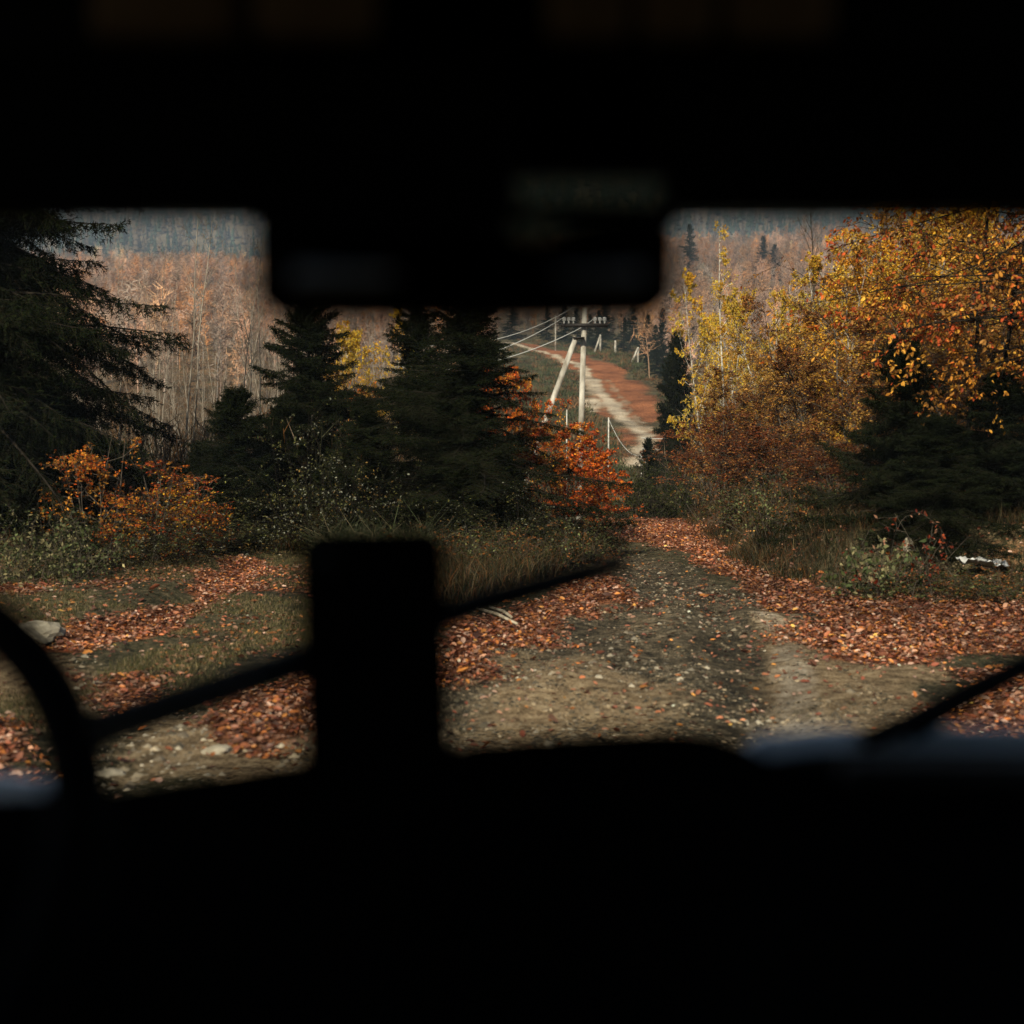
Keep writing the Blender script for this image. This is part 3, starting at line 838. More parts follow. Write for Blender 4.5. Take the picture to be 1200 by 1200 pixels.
for k, (px, Y, sc_, sz_, lab) in enumerate(((560, 17.2, 0.9, 0.6, 'low olive bramble nearest to the dark slab, behind the wiper'), (610, 17.9, 0.95, 0.65, 'low olive bramble midway along the left track edge, behind the wiper'),
                                   (655, 18.9, 0.85, 0.6, 'low olive bramble behind the tip of the wiper'), (690, 20.6, 0.7, 0.5, 'small olive bramble where the left track edge bends'), (530, 18.0, 1.0, 0.7, 'olive bramble at the right side of the tall grass'))):
    c = copy_tree(ob)
    place(c, px, Y, lab, 'bramble', 'brambles along the clearing edge', k * 1.1, sc_, sz_)
JUN = ((0.022, 0.034, 0.009), (0.035, 0.046, 0.012), (0.06, 0.06, 0.016))
e4d = bramble(46, 0.7, 1.25, ((0.2, 0.03, 0.015), (0.3, 0.06, 0.02), (0.12, 0.03, 0.012), (0.4, 0.2, 0.12)), 12, 4, 0.055, 'red_shrub', arch=0.02)
place(e4d, 1062, 14.9, 'sparse dark red shrub growing in front of the right bank spruces', 'shrub')
ju = bramble(44, 1.5, 1.6, JUN, 160, 12, 0.05, 'juniper_bush', arch=-0.04)
set_top(ju, 1.55, 766, 538, 32.5, wide=1.08, label='round dark green bush where the track dips out of sight', cat='bush')

# ---- slender bare saplings left and beyond
g_b = 'leafless saplings between the left spruces'
bare = [deciduous(50 + k, 10, 1.3 + 0.2 * (k % 3), GOLD, 1 + (k == 2), 16, 5, 5, 0, 0.05, 0.044, 0.3, 32, 0.12, M_PALEBARK, name='bare_sapling', lean=0.04) for k in range(4)]
spots = []
for i in range(46):
    Y = rnd.uniform(30, 62)
    spots.append((rnd.uniform(150, 460), Y))
for i in range(10):
    spots.append((rnd.uniform(-80, 150), rnd.uniform(26, 50)))
for i in range(130):
    Y = rnd.uniform(62, 190)
    px = rnd.uniform(60, 560) if rnd.random() < 0.62 else rnd.uniform(800, 1060)
    spots.append((px, Y))
for i, (px, Y) in enumerate(spots):
    o = bare[i] if i < 4 else copy_tree(bare[i % 4])
    far = Y > 62
    right = px > 700
    place(o, px, Y, ('slender leafless tree on the hillside beyond the golden birches' if right else 'slender leafless tree on the hillside behind the sapling grove') if far
          else 'slender pale leafless sapling in the grove between the left spruces',
          'bare tree', ('bare trees on the right hillside' if right else 'bare trees on the left hillside') if far else g_b, rnd.uniform(0, 6.28), rnd.uniform(0.7, 1.1) * (0.85 if not far else 1.0))

# ---- dark conifers on the opposite hill
SP2 = ((0.016, 0.026, 0.016), (0.012, 0.02, 0.012), (0.022, 0.03, 0.017))
hc = spruce(61, 12, 3.3, 0.6, 8, 0.22, 0.3, 0.4, 0.14, 0.04, 9, name='pine_tree', pal=SP2)
cons = [(805, 262, 430, 1.5, 'tall dark conifer at the top left of the right hillside view'),
        (890, 276, 440, 1.5, 'small pointed conifer standing alone among bare trees on the right hillside'),
        (904, 286, 430, 1.6, 'small blunt conifer just right of the lone pointed one on the hillside')]
for i, (px, top, Y, w, lab) in enumerate(cons):
    o = hc if i == 0 else copy_tree(hc)
    set_top(o, 12, px, top + 0.0, Y, wide=w, label=lab, cat='conifer', rz=i)
for px, py, Y, s in ((700, 428, 232, .8), (730, 428, 232, .7), (757, 452, 196, .8), (768, 470, 176, .7), (776, 480, 165, .8), (780, 500, 140, .5), (640, 402, 262, .8), (660, 404, 258, .9), (676, 410, 250, .8), (690, 412, 248, .7), (708, 420, 262, 1.0), (740, 430, 250, 1.0), (760, 440, 240, 1.0), (776, 455, 220, .9), (600, 398, 268, .9), (792, 300, 300, .9), (797, 340, 240, .7), (812, 345, 235, .7)):
    o = copy_tree(hc)
    place(o, px, Y, 'dark conifer beside the far road on the opposite hill', 'conifer', 'conifers on the opposite hill', rnd.uniform(0, 6), s * 0.8)

# ------------------------------------------------------------------ power line
def poly_tube(geo, pts, r0, r1=None, k=8, col=None):
    P = np.array(pts, float)[None]
    tubes(geo, P, r0, r0 if r1 is None else r1, k, col)
    # caps
    for end in (0, -1):
        n0 = geo.n
        c = P[0, end]
        ring = geo.v[-1] if end == 0 else geo.v[-2]
    return geo

def capped(geo, pts, r0, r1, k=8):
    P = np.array(pts, float)
    d0 = unit(P[0] - P[1]); d1 = unit(P[-1] - P[-2])
    P2 = np.concatenate([P[:1] + d0 * 1e-4, P, P[-1:] + d1 * 1e-4])
    n = len(P2)
    T = np.gradient(P2, axis=0); T = unit(T)
    ref = np.where(np.abs(T[:, 2:3]) > 0.9, np.array((1.0, 0, 0)), UP)
    a = unit(np.cross(T, ref)); b = np.cross(T, a)
    rr = np.concatenate([[1e-4], np.linspace(r0, r1, n - 2), [1e-4]])
    ang = np.arange(k) * 2 * math.pi / k
    V = P2[:, None] + (a[:, None] * np.cos(ang)[None, :, None] + b[:, None] * np.sin(ang)[None, :, None]) * rr[:, None, None]
    idx = np.arange(n * k).reshape(n, k); j = (np.arange(k) + 1) % k
    F = np.stack([idx[:-1], idx[:-1][:, j], idx[1:][:, j], idx[1:]], -1).reshape(-1, 4)
    geo.add(V.reshape(-1, 3), F)
    return geo

def box(geo, c, s, rot=None):
    c = np.array(c, float); s = np.array(s, float) / 2
    v = np.array([(x, y, z) for x in (-1, 1) for y in (-1, 1) for z in (-1, 1)]) * s
    if rot is not None:
        v = v @ np.array(rot).T
    f = np.array(((0, 1, 3, 2), (4, 6, 7, 5), (0, 4, 5, 1), (2, 3, 7, 6), (0, 2, 6, 4), (1, 5, 7, 3)))
    geo.add(v + c, f)
    return geo

YP = 46.0
top = at(685, 360, YP); bx = at(677, 640, YP)
zb = float(hz(np.array([bx[0]]), np.array([YP]))[0])
pole = empty('power_pole', (bx[0], YP, zb))
tag(pole, 'concrete power pole with leaning strut and dark crossarm behind the fiery orange bush', 'power pole')
loc = lambda p: np.array(p) - np.array((bx[0], YP, zb))
capped(Geo(), [loc(at(677.5, 640, YP)) - (0, 0, 1.0), loc(at(681, 500, YP)), loc(top)], 0.125, 0.095, 10).build('pole', M_CONC, pole, True)
capped(Geo(), [loc(at(585, 640, YP - 0.4)) - (0, 0, 1.0), loc(at(640, 490, YP - 0.3)), loc(at(675, 395, YP - 0.25))], 0.125, 0.10, 10).build('strut', M_CONC, pole, True)
g = Geo(); box(g, loc(at(685, 381, YP - 0.19)), (1.75, 0.09, 0.13)); g.build('crossarm', M_STEEL, pole)
g = Geo(); box(g, loc(at(678, 396, YP - 0.2)), (0.42, 0.46, 0.04)); g.build('clamp', M_STEEL, pole)
for px in (661, 666.5, 672, 697.5, 703, 708.5):
    b = loc(at(px, 379, YP - 0.19)); t = loc(at(px, 371.5, YP - 0.19))
    ins = capped(Geo(), [b, b * 0.6 + t * 0.4], 0.035, 0.035, 6)
    for s in (0.45, 0.62, 0.8):
        q = b * (1 - s) + t * s
        capped(ins, [q, q + (0, 0, 0.035)], 0.085, 0.06, 8)
    ins.build('insulator', M_PORC, pole, True)

def cable(p0, p1, sag, r, label, group, n=18, name='power_cable'):
    p0, p1 = np.array(p0), np.array(p1)
    s = np.linspace(0, 1, n)[:, None]
    P = p0 + (p1 - p0) * s - UP * (4 * sag * s * (1 - s))
    g = Geo(); tubes(g, P[None] - p0, r, r, 5)
    o = g.build(name, M_CABLE, None, True)
    o.location = p0
    return tag(o, label, 'cable', group)
gc = 'cables running left from the power pole'
cable(at(672, 360, YP - .2), at(470, 402, 40), 0.55, 0.014, 'highest pale cable running left from the pole, nearest the mirror', gc)
cable(at(661, 371.5, YP - .2), at(460, 430, 40), 0.5, 0.014, 'middle pale cable ending at the left end of the crossarm', gc)
cable(at(681, 384, YP - .2), at(460, 436, 40), 0.45, 0.014, 'lowest pale cable ending at the shaft of the pole', gc)
cable(at(697.5, 371.5, YP - .2), at(688, 379, YP - .2), 0.02, 0.012, 'short pale jumper wire beside the top of the pole', None, 8)

# far poles on the opposite hill
def far_pole(px, pt, pb, Y, label, braced, w=0.19):
    b = at(px, pb, Y); t = at(px, pt, Y)
    zb = float(hz(np.array([b[0]]), np.array([Y]))[0])
    r = empty('far_power_pole', (b[0], Y, zb))
    tag(r, label, 'power pole', 'power poles on the opposite hill')
    h = t[2] - zb
    capped(Geo(), [(0, 0, -0.5), (0, 0, h)], w, w * 0.8, 7).build('pole', M_CONC, r, True)
    if braced:
        s = braced * Y / FPX
        capped(Geo(), [(s, -0.3, -0.5), (0.0, -0.16, h * 0.97)], w, w * 0.8, 7).build('strut', M_CONC, r, True)
    return r
far_pole(651, 369, 398, 235, 'lone far pole left of the big pole, above the upper hill road', 0, 0.14)
far_pole(703.5, 392, 418, 222, 'far A-shaped pole just right of the big pole', -8)
far_pole(721, 399, 427, 216, 'straight far pole between two A-shaped ones', 0)
far_pole(747.5, 407, 440, 194, 'far A-shaped pole furthest down the hill road', -9)

# pale posts and rope at the foot of the hill road
def post(px, pt, pb, Y, label, w=0.055):
    b = at(px, pb, Y)
    zb = float(hz(np.array([b[0]]), np.array([Y]))[0])
    h = at(px, pt, Y)[2] - zb
    o = capped(Geo(), [(0, 0, -0.4), (0, 0, h * 0.5), (0, 0, h)], w, w * 0.8, 8).build('marker_post', M_WHITE, None, True)
    o.location = (b[0], Y, zb)
    return tag(o, label, 'post', 'pale posts at the foot of the hill road')
post(713, 489, 543, 80, 'tallest pale post left of the bottom of the hill road', 0.05)
post(752, 532, 556, 78, 'short white post in front of the tiny spruce', 0.08)
post(797, 518, 552, 72, 'pale post at the right end of the thin wires', 0.10)
post(664, 480, 575, 40, 'thin pale stake left of the power pole', 0.022)
cable(at(752, 513, 74), at(800, 513.5, 72), 0.05, 0.02, 'upper thin wire between post and yellow birches', 'thin wires at the foot of the hill road', 10, 'fence_wire')
cable(at(752, 526, 76), at(797, 526, 72), 0.05, 0.02, 'lower thin wire between post and yellow birches', 'thin wires at the foot of the hill road', 10, 'fence_wire')
cable(at(713, 490, 80), at(752, 534, 78), 0.7, 0.012, 'sagging pale cable between the two white posts', None, 14, 'stay_cable')

# ------------------------------------------------------------------ far woods (one mass each)
def bare_wood():
    rng = np.random.default_rng(77)
    G_ = Geo()
    tm = []
    for k in range(6):
        P0 = np.array(((0, 0, -0.5),))
        S = grow(rng, P0, np.array(((0, 0, 1.0),)), np.array((9.5,)), 5, 0.05, 0.03)
        t = 0.3 + 0.7 * rng.random((1, 46)) ** 0.8; p, T = along(S, t); q = perp(rng, T)
        ln = (2.5 * np.sqrt(np.clip(1.08 - t, 0, 1)) * np.clip((t - 0.2) * 3, 0.4, 1))[0] * rng.uniform(0.6, 1.3, 46)
        B = grow(rng, p[0], (T * 0.6 + q * 0.85)[0], ln, 3, 0.3, 0.1)
        t2 = rng.uniform(0.2, 1, (46, 4)); p2, T2 = along(B, t2); q2 = perp(rng, T2)
        B2 = grow(rng, p2.reshape(-1, 3), (T2 * 0.7 + q2 * 1.1).reshape(-1, 3), 1.0 * rng.uniform(0.5, 1.2, 46 * 4), 2, 0.2, 0.1)
        tm.append((S, B, B2))
    n = 9000
    Y = 120 + (760 - 120) * rng.random(n) ** 0.8
    X = (rng.uniform(-620, 620, n)) / 1450 * Y
    px = X / Y * FPX + 600
    clear = (px > 575) & (px < 790 - 40 * (Y > 150)) & (Y < 262)
    near_skip = (Y < 190) & (rng.random(n) < 0.7)
    ok = ~clear & ~near_skip
    X, Y = X[ok], Y[ok]
    zz = hz(X, Y)
    tone = pick(rng, ((0.38, 0.22, 0.15), (0.33, 0.22, 0.17), (0.42, 0.24, 0.14), (0.28, 0.22, 0.18), (0.46, 0.21, 0.09), (0.2, 0.14, 0.1)), len(X), 0.15)
    grad = vnoise(X, Y, 60, 81)[:, None]
    grad2 = vnoise(X, Y, 18, 82)[:, None]
    tone = np.clip(tone * np.exp(1.0 * grad + 1.3 * grad2), 0.02, 0.8)
    for k, (S, B, B2) in enumerate(tm):
        idx = np.where(np.arange(len(X)) % 6 == k)[0]
        m = len(idx)
        s = rng.uniform(0.55, 1.35, m); az = rng.uniform(0, 6.28, m)
        def inst(P):
            x = P[..., 0][None] * np.cos(az)[:, None, None] - P[..., 1][None] * np.sin(az)[:, None, None]
            y = P[..., 0][None] * np.sin(az)[:, None, None] + P[..., 1][None] * np.cos(az)[:, None, None]
            z = np.broadcast_to(P[..., 2][None], x.shape)
            Q = np.stack([x, y, z], -1) * s[:, None, None, None]
            return Q + np.stack([X[idx], Y[idx], zz[idx]], 1)[:, None, None]
        tubes_col = lambda Q, c: np.repeat(c, Q.shape[1] * Q.shape[2], 0)
        Q = inst(S); q = Q.reshape(-1, *Q.shape[2:])
        tubes(G_, q, 0.09, 0.03, 3, np.repeat(tone[idx] * np.array((0.9, 1.0, 1.1)), Q.shape[1] * Q.shape[2] * 3, 0))
        for PP, w0, nmul in ((B, 0.045, 1), (B2, 0.05, 1)):
            Q = inst(PP)
            q = Q.reshape(-1, *Q.shape[2:])
            d = unit(q[:, -1] - q[:, 0])
            w = unit(np.cross(d, rng.normal(0, 1, d.shape))) * w0
            V = np.stack([q[:, 0] - w, q[:, 0] + w, q[:, -1]], 1).reshape(-1, 3)
            G_.add(V, np.arange(len(V)).reshape(-1, 3), np.repeat(tone[idx], PP.shape[0] * 3, 0))
    return G_
bw = bare_wood().build('far_bare_wood', M_WOODFAR)
tag(bw, 'hazy pink-brown leafless wood covering the near hillsides', 'wood', kind='stuff')

def far_conifers():
    rng = np.random.default_rng(78)
    g = Geo()
    n = 7000
    Y = rng.uniform(950, 2100, n); X = rng.uniform(-640, 640, n) / 1450 * Y
    z = hz(X, Y)
    H = rng.uniform(14, 26, n); r = H * rng.uniform(0.14, 0.2, n)
    col = pick(rng, ((0.03, 0.05, 0.035), (0.04, 0.06, 0.04), (0.1, 0.075, 0.05)), n, 0.2)
    base = np.stack([X, Y, z], 1)
    for lv in range(4):
        h0 = H * (0.1 + 0.22 * lv); h1 = H * (0.46 + 0.18 * lv); rr = r * (1 - 0.22 * lv)
        k = 6
        a = rng.uniform(0, 6.28, n)[:, None] + np.arange(k)[None] * 6.283 / k
        jr = rng.uniform(0.6, 1.2, (n, k))
        ring = np.stack([np.cos(a) * rr[:, None] * jr, np.sin(a) * rr[:, None] * jr, h0[:, None] * rng.uniform(0.85, 1.1, (n, k))], -1) + base[:, None]
        tip = base + np.stack([np.zeros(n), np.zeros(n), h1], 1)
        V = np.concatenate([ring, tip[:, None]], 1).reshape(-1, 3)
        j = np.arange(k)
        F = np.stack([j, (j + 1) % k, np.full(k, k)], 1)
        F = (F[None] + (np.arange(n) * (k + 1))[:, None, None]).reshape(-1, 3)
        g.add(V, F, np.repeat(col, k + 1, 0))
    return g
fc = far_conifers().build('far_conifer_wood', M_NEEDLE)
tag(fc, 'bluish conifer wood on the farthest mountain', 'wood', kind='stuff')

def hill_scrub():
    rng = np.random.default_rng(79)
    g = Geo()
    n = 5000
    Y = rng.uniform(70, 265, n); X = rng.uniform(-60, 215, n) / 1450 * Y
    ok = (poly_sd(HBAND, X, Y) < -0.5) & (line_d(HTRACK, X, Y) > 2.0)
    X, Y = X[ok], Y[ok]; n = len(X)
    z = hz(X, Y)
    col = pick(rng, ((0.06, 0.07, 0.03), (0.09, 0.085, 0.04), (0.13, 0.09, 0.045), (0.16, 0.08, 0.035), (0.05, 0.06, 0.025)), n, 0.25)
    m = 22
    s = rng.uniform(0.3, 0.9, n)[:, None]
    b = np.stack([X[:, None] + rng.normal(0, 0.35, (n, m)), Y[:, None] + rng.normal(0, 0.35, (n, m)), z[:, None] + rng.uniform(-0.1, 0.3, (n, m)) * s], -1).reshape(-1, 3)
    d = rng.normal(0, 0.5, b.shape) + UP
    q = b + unit(d) * (np.repeat(s, m)[:, None] * rng.uniform(0.3, 1.0, (n * m, 1)))
    w = unit(np.cross(d, rng.normal(0, 1, d.shape))) * 0.06
    V = np.stack([b - w, b + w, q], 1).reshape(-1, 3)
    g.add(V, np.arange(len(V)).reshape(-1, 3), np.repeat(col, m * 3, 0))
    return g
def understorey():
    rng = np.random.default_rng(80)
    g = Geo()
    n = 5200
    Y = 23 + 120 * rng.random(n) ** 1.5; X = rng.uniform(-620, 620, n) / 1450 * Y
    px = X / Y * FPX + 600
    ok = ((px < 560) & (Y > 23.5)) | ((px > 820) & (Y > 30))
    X, Y = X[ok], Y[ok]; n = len(X); z = hz(X, Y)
    col = pick(rng, ((0.10, 0.08, 0.06), (0.16, 0.12, 0.085), (0.06, 0.045, 0.03), (0.2, 0.09, 0.03), (0.05, 0.05, 0.03)), n, 0.25)
    m = 9
    st = np.stack([np.repeat(X, m) + rng.normal(0, 0.3, n * m), np.repeat(Y, m) + rng.normal(0, 0.3, n * m), np.repeat(z, m) - 0.1], 1)
    S = grow(rng, st, np.stack([rng.normal(0, 0.25, n * m), rng.normal(0, 0.25, n * m), np.ones(n * m)], 1), rng.uniform(0.5, 2.6, n * m), 4, 0.12, 0.02)
    tubes(g, S, 0.012, 0.004, 3, np.repeat(np.repeat(col, m, 0), 12, 0))
    t = rng.uniform(0.3, 1, (n * m, 5)); p, T = along(S, t); q = perp(rng, T)
    e = (p + (T + q * 0.8) * rng.uniform(0.15, 0.5, t.shape)[..., None]).reshape(-1, 3); p = p.reshape(-1, 3)
    w = unit(np.cross(e - p, rng.normal(0, 1, p.shape))) * 0.010
    V = np.stack([p - w, p + w, e], 1).reshape(-1, 3)
    g.add(V, np.arange(len(V)).reshape(-1, 3), np.repeat(np.repeat(col, m, 0), 15, 0))
    return g
tag(understorey().build('woodland_undergrowth', M_WOODFAR), 'twiggy grey-brown undergrowth between the bare saplings', 'undergrowth', kind='stuff')
tag(hill_scrub().build('hillside_scrub', M_GRASS), 'low olive and brown scrub on the opposite slope', 'scrub', kind='stuff')

# ------------------------------------------------------------------ fallen leaves, grass, stones
def ground_normals(X, Y):
    e = 0.05
    return unit(np.stack([-(hz(X + e, Y) - hz(X - e, Y)) / (2 * e), -(hz(X, Y + e) - hz(X, Y - e)) / (2 * e), np.ones(X.shape)], -1))

def fallen_leaves():
    rng = np.random.default_rng(91)
    g = Geo()
    n = 1500000
    Y = 5.5 + (34 - 5.5) * rng.random(n) ** 1.1
    X = rng.uniform(-720, 780, n) / 1450 * (Y + 1.0)
    d = litter_density(X, Y)
    # uniform per square metre: weight by row width
    want = 1250 * d * (0.55 + 0.45 * sstep(24, 8, Y))
    have = n / (28.5) / (1500 / 1450 * (Y + 1.0)) * (1 / 1.1) * np.maximum((Y - 5.5) / 28.5, 1e-3) ** (1 / 1.1 - 1)
    keep = rng.random(n) < want / have
    X, Y, d = X[keep], Y[keep], d[keep]; n = len(X)
    z = hz(X, Y) + rng.uniform(0.002, 0.05, n) * np.minimum(d * 1.2, 1)
    pos = np.stack([X, Y, z], 1)
    nr = ground_normals(X, Y) + rng.normal(0, 0.5, (n, 3)) * np.array((1, 1, 0.4))
    az = rng.uniform(0, 6.28, n)
    a = np.stack([np.cos(az), np.sin(az), rng.normal(0, 0.25, n)], 1)
    pal = ((0.24, 0.13, 0.07), (0.2, 0.1, 0.05), (0.5, 0.2, 0.04), (0.30, 0.095, 0.04), (0.36, 0.14, 0.06), (0.2, 0.06, 0.028), (0.44, 0.23, 0.12), (0.54, 0.34, 0.21), (0.33, 0.11, 0.04), (0.10, 0.04, 0.022), (0.42, 0.14, 0.03), (0.15, 0.06, 0.03))
    zone = 1 + 0.7 * fbm(X, Y, 1.6, 49)[:, None]
    col = np.clip(pick(rng, pal, n, 0.38) * zone * np.array((0.80, 0.79, 0.92)), 0.006, 0.8)
    stamp(g, pos, a, nr, 0.046 * np.exp(rng.normal(-0.08, 0.34, n)), LEAF_CURL, col)
    return g, n
fl, nfl = fallen_leaves()
print('fallen leaves', nfl)
tag(fl.build('fallen_leaves', M_LITTER), 'rust and orange beech leaves covering track edges and clearing', 'leaves', kind='stuff')

def blades(name, X, Y, hgt, per, pal, seed, label, spread=0.05, bend=0.5, w=0.004):
    rng = np.random.default_rng(seed)
    n = len(X) * per
    x = np.repeat(X, per) + rng.normal(0, spread, n); y = np.repeat(Y, per) + rng.normal(0, spread, n)
    z = hz(x, y) - 0.01
    h = np.repeat(hgt, per) * rng.uniform(0.4, 1.15, n)
    b = np.stack([x, y, z], 1)
    d = unit(np.stack([rng.normal(0, 0.35, n), rng.normal(0, 0.35, n), np.ones(n)], 1))
    side = unit(np.cross(d, rng.normal(0, 1, d.shape))) * w * (0.5 + np.minimum(h, 0.6)[:, None] * 1.5)
    hor = rng.normal(0, 1, (n, 3)) * np.array((1, 1, 0.0))
    m = b + d * h[:, None] * 0.55
    t = m + unit(d + hor * bend - UP * 0.25 * bend) * h[:, None] * 0.5
    V = np.stack([b - side, b + side, m + side * 0.7, m - side * 0.7, t], 1).reshape(-1, 3)
    i = np.arange(n)[:, None] * 5
    col = np.repeat(pick(rng, pal, n, 0.3), 5, 0)
    g = Geo()
    k = g.n
    g.add(V, np.concatenate([i + 0, i + 1, i + 2, i + 3], 1), col)
    g.f[3].append((np.concatenate([i + 3, i + 2, i + 4], 1) + k).astype(np.int32))
    return tag(g.build(name, M_GRASS), label, 'grass', kind='stuff')

rg = np.random.default_rng(95)
GR = ((0.06, 0.065, 0.02), (0.09, 0.08, 0.03), (0.15, 0.11, 0.05), (0.035, 0.04, 0.012), (0.26, 0.19, 0.1))
n = 26000
Yc = rg.uniform(7, 20.5, n); Xc = rg.uniform(-680, -150, n) / 1450 * Yc
kp = (litter_density(Xc, Yc) < 0.45) & (poly_sd(LGRASS, Xc, Yc) > 0) & (vnoise(Xc, Yc, 0.7, 3) > -0.08)
blades('short_grass', Xc[kp], Yc[kp], rg.uniform(0.02, 0.08, kp.sum()), 9, GR, 96, 'short olive grass of the clearing on the left')
# verge grass: edge of the clearing, foot of spruces, right bank
Xv, Yv, Hv = [], [], []
for (pxa, pya, pxb, pyb, m, ha, hb, dep) in ((-200, 646, 360, 646, 900, 0.15, 0.5, 1.0), (365, 640, 540, 632, 900, 0.5, 1.0, 1.2), (540, 660, 705, 636, 700, 0.2, 0.5, 1.0)):
    t = rg.random(m)
    p = np.array(G(pxa, pya))[None] * (1 - t[:, None]) + np.array(G(pxb, pyb))[None] * t[:, None]
    Xv.append(p[:, 0] + rg.normal(0, 0.1, m)); Yv.append(p[:, 1] + rg.uniform(-0.3, dep, m)); Hv.append(rg.uniform(ha, hb, m))
n = 5000
Ye = rg.uniform(14, 23, n); Xe = rg.uniform(-100, 120, n) / 1450 * Ye
ke = poly_sd(Z((515, 712), (600, 690), (690, 658), (702, 630), (515, 640)), Xe, Ye) > 0
Xv.append(Xe[ke]); Yv.append(Ye[ke]); Hv.append(rg.uniform(0.15, 0.5, ke.sum()))
n = 14000
Yb = rg.uniform(12, 32, n); Xb = rg.uniform(150, 700, n) / 1450 * Yb
sdb = poly_sd(BANK, Xb, Yb)
kp = (sdb > -0.05) & (sdb < 2.2) & (vnoise(Xb, Yb, 0.8, 5) > -0.15)
Xv.append(Xb[kp]); Yv.append(Yb[kp]); Hv.append(rg.uniform(0.08, 0.4, kp.sum()))
blades('verge_grass', np.concatenate(Xv), np.concatenate(Yv), np.concatenate(Hv), 12, ((0.013, 0.017, 0.005), (0.02, 0.021, 0.006), (0.04, 0.023, 0.008), (0.085, 0.034, 0.011), (0.009, 0.012, 0.004), (0.11, 0.08, 0.04)), 97, 'long mixed grass along the track edges and bank', 0.1, 0.8)

t_ = rg.uniform(0, 6.28, 420); q_ = rg.random(420) ** 0.5
tx, ty = -2.05 + np.cos(t_) * q_ * 0.95, 18.7 + np.sin(t_) * q_ * 0.5
tus = blades('grass_tussock', tx, ty, rg.uniform(0.5, 0.95, 420), 7, ((0.10, 0.12, 0.06), (0.14, 0.15, 0.08), (0.07, 0.085, 0.04), (0.3, 0.24, 0.14)), 99, 'x', 0.06, 1.3, 0.005)
del tus['kind']
tag(tus, 'arching grey-green grass tussock just above the dark slab on the dashboard', 'grass tussock')

def clods():
    rng = np.random.default_rng(101)
    g = Geo()
    n = 170000
    Y = 5.8 + 20 * rng.random(n) ** 1.4; X = rng.uniform(-560, 520, n) / 1450 * Y
    ok = (poly_sd(NEARROAD, X, Y) > -0.2) & (litter_density(X, Y) < 0.7) & (vnoise(X, Y, 0.35, 18) + 0.5 * vnoise(X, Y, 1.1, 19) > -0.12)
    X, Y = X[ok], Y[ok]; n = len(X)
    s = 0.005 + 0.026 * rng.random(n) ** 6
    tv = np.array(((1, 0, 0), (0.3, 0.9, 0.1), (-0.9, 0.4, 0), (-0.7, -0.7, 0.1), (0.4, -0.9, 0), (0.1, 0.1, 0.6), (-0.2, -0.2, 0.5)))
    tf = np.array(((0, 1, 5), (1, 2, 5), (2, 6, 5), (2, 3, 6), (3, 4, 6), (4, 0, 5), (4, 5, 6)))
    az = rng.uniform(0, 6.28, n)
    col = pick(rng, ((0.05, 0.042, 0.025), (0.09, 0.075, 0.045), (0.16, 0.125, 0.08), (0.03, 0.03, 0.018), (0.26, 0.19, 0.11), (0.34, 0.26, 0.16)), n, 0.25)
    stamp(g, np.stack([X, Y, hz(X, Y) - 0.3 * s], 1), np.stack([np.cos(az), np.sin(az), rng.normal(0, 0.25, n)], 1), np.repeat(UP[None], n, 0) + rng.normal(0, 0.3, (n, 3)), s, (tv, tf), col)
    return g
tag(clods().build('earth_clods', M_LITTER), 'dark crumbs of earth and moss on the track', 'earth', kind='stuff')

def stones():
    rng = np.random.default_rng(98)
    g = Geo()
    n = 26000
    Y = 5.8 + 22 * rng.random(n) ** 1.4; X = rng.uniform(-560, 460, n) / 1450 * Y
    road = poly_sd(NEARROAD, X, Y) > -0.3
    snd = np.zeros(n, bool)
    for p in SAND: snd |= poly_sd(p, X, Y) > -0.1
    kp = (road | snd) & (litter_density(X, Y) < 0.6) & (vnoise(X, Y, 0.5, 8) + 0.6 * vnoise(X, Y, 1.7, 9) > 0.08)
    X, Y = X[kp], Y[kp]; n = len(X)
    s = 0.004 + 0.045 * rng.random(n) ** 9 + 0.009 * rng.random(n)
    tv = np.array(((1, 0, 0), (0.3, 0.9, 0.1), (-0.9, 0.4, 0), (-0.7, -0.7, 0.1), (0.4, -0.9, 0), (0.1, 0.1, 0.75), (-0.2, -0.2, 0.6)))
    tf = np.array(((0, 1, 5), (1, 2, 5), (2, 6, 5), (2, 3, 6), (3, 4, 6), (4, 0, 5), (4, 5, 6)))
    az = rng.uniform(0, 6.28, n)
    a = np.stack([np.cos(az), np.sin(az), rng.normal(0, 0.2, n)], 1)
    col = pick(rng, ((0.26, 0.21, 0.14), (0.17, 0.135, 0.09), (0.34, 0.29, 0.21), (0.10, 0.08, 0.05)), n, 0.3)
    stamp(g, np.stack([X, Y, hz(X, Y) - 0.25 * s], 1), a, np.repeat(UP[None], n, 0) + rng.normal(0, 0.2, (n, 3)), s, (tv, tf), col)
    return g
tag(stones().build('gravel', M_LITTER), 'small stones and clods scattered on the bare track', 'gravel', kind='stuff')

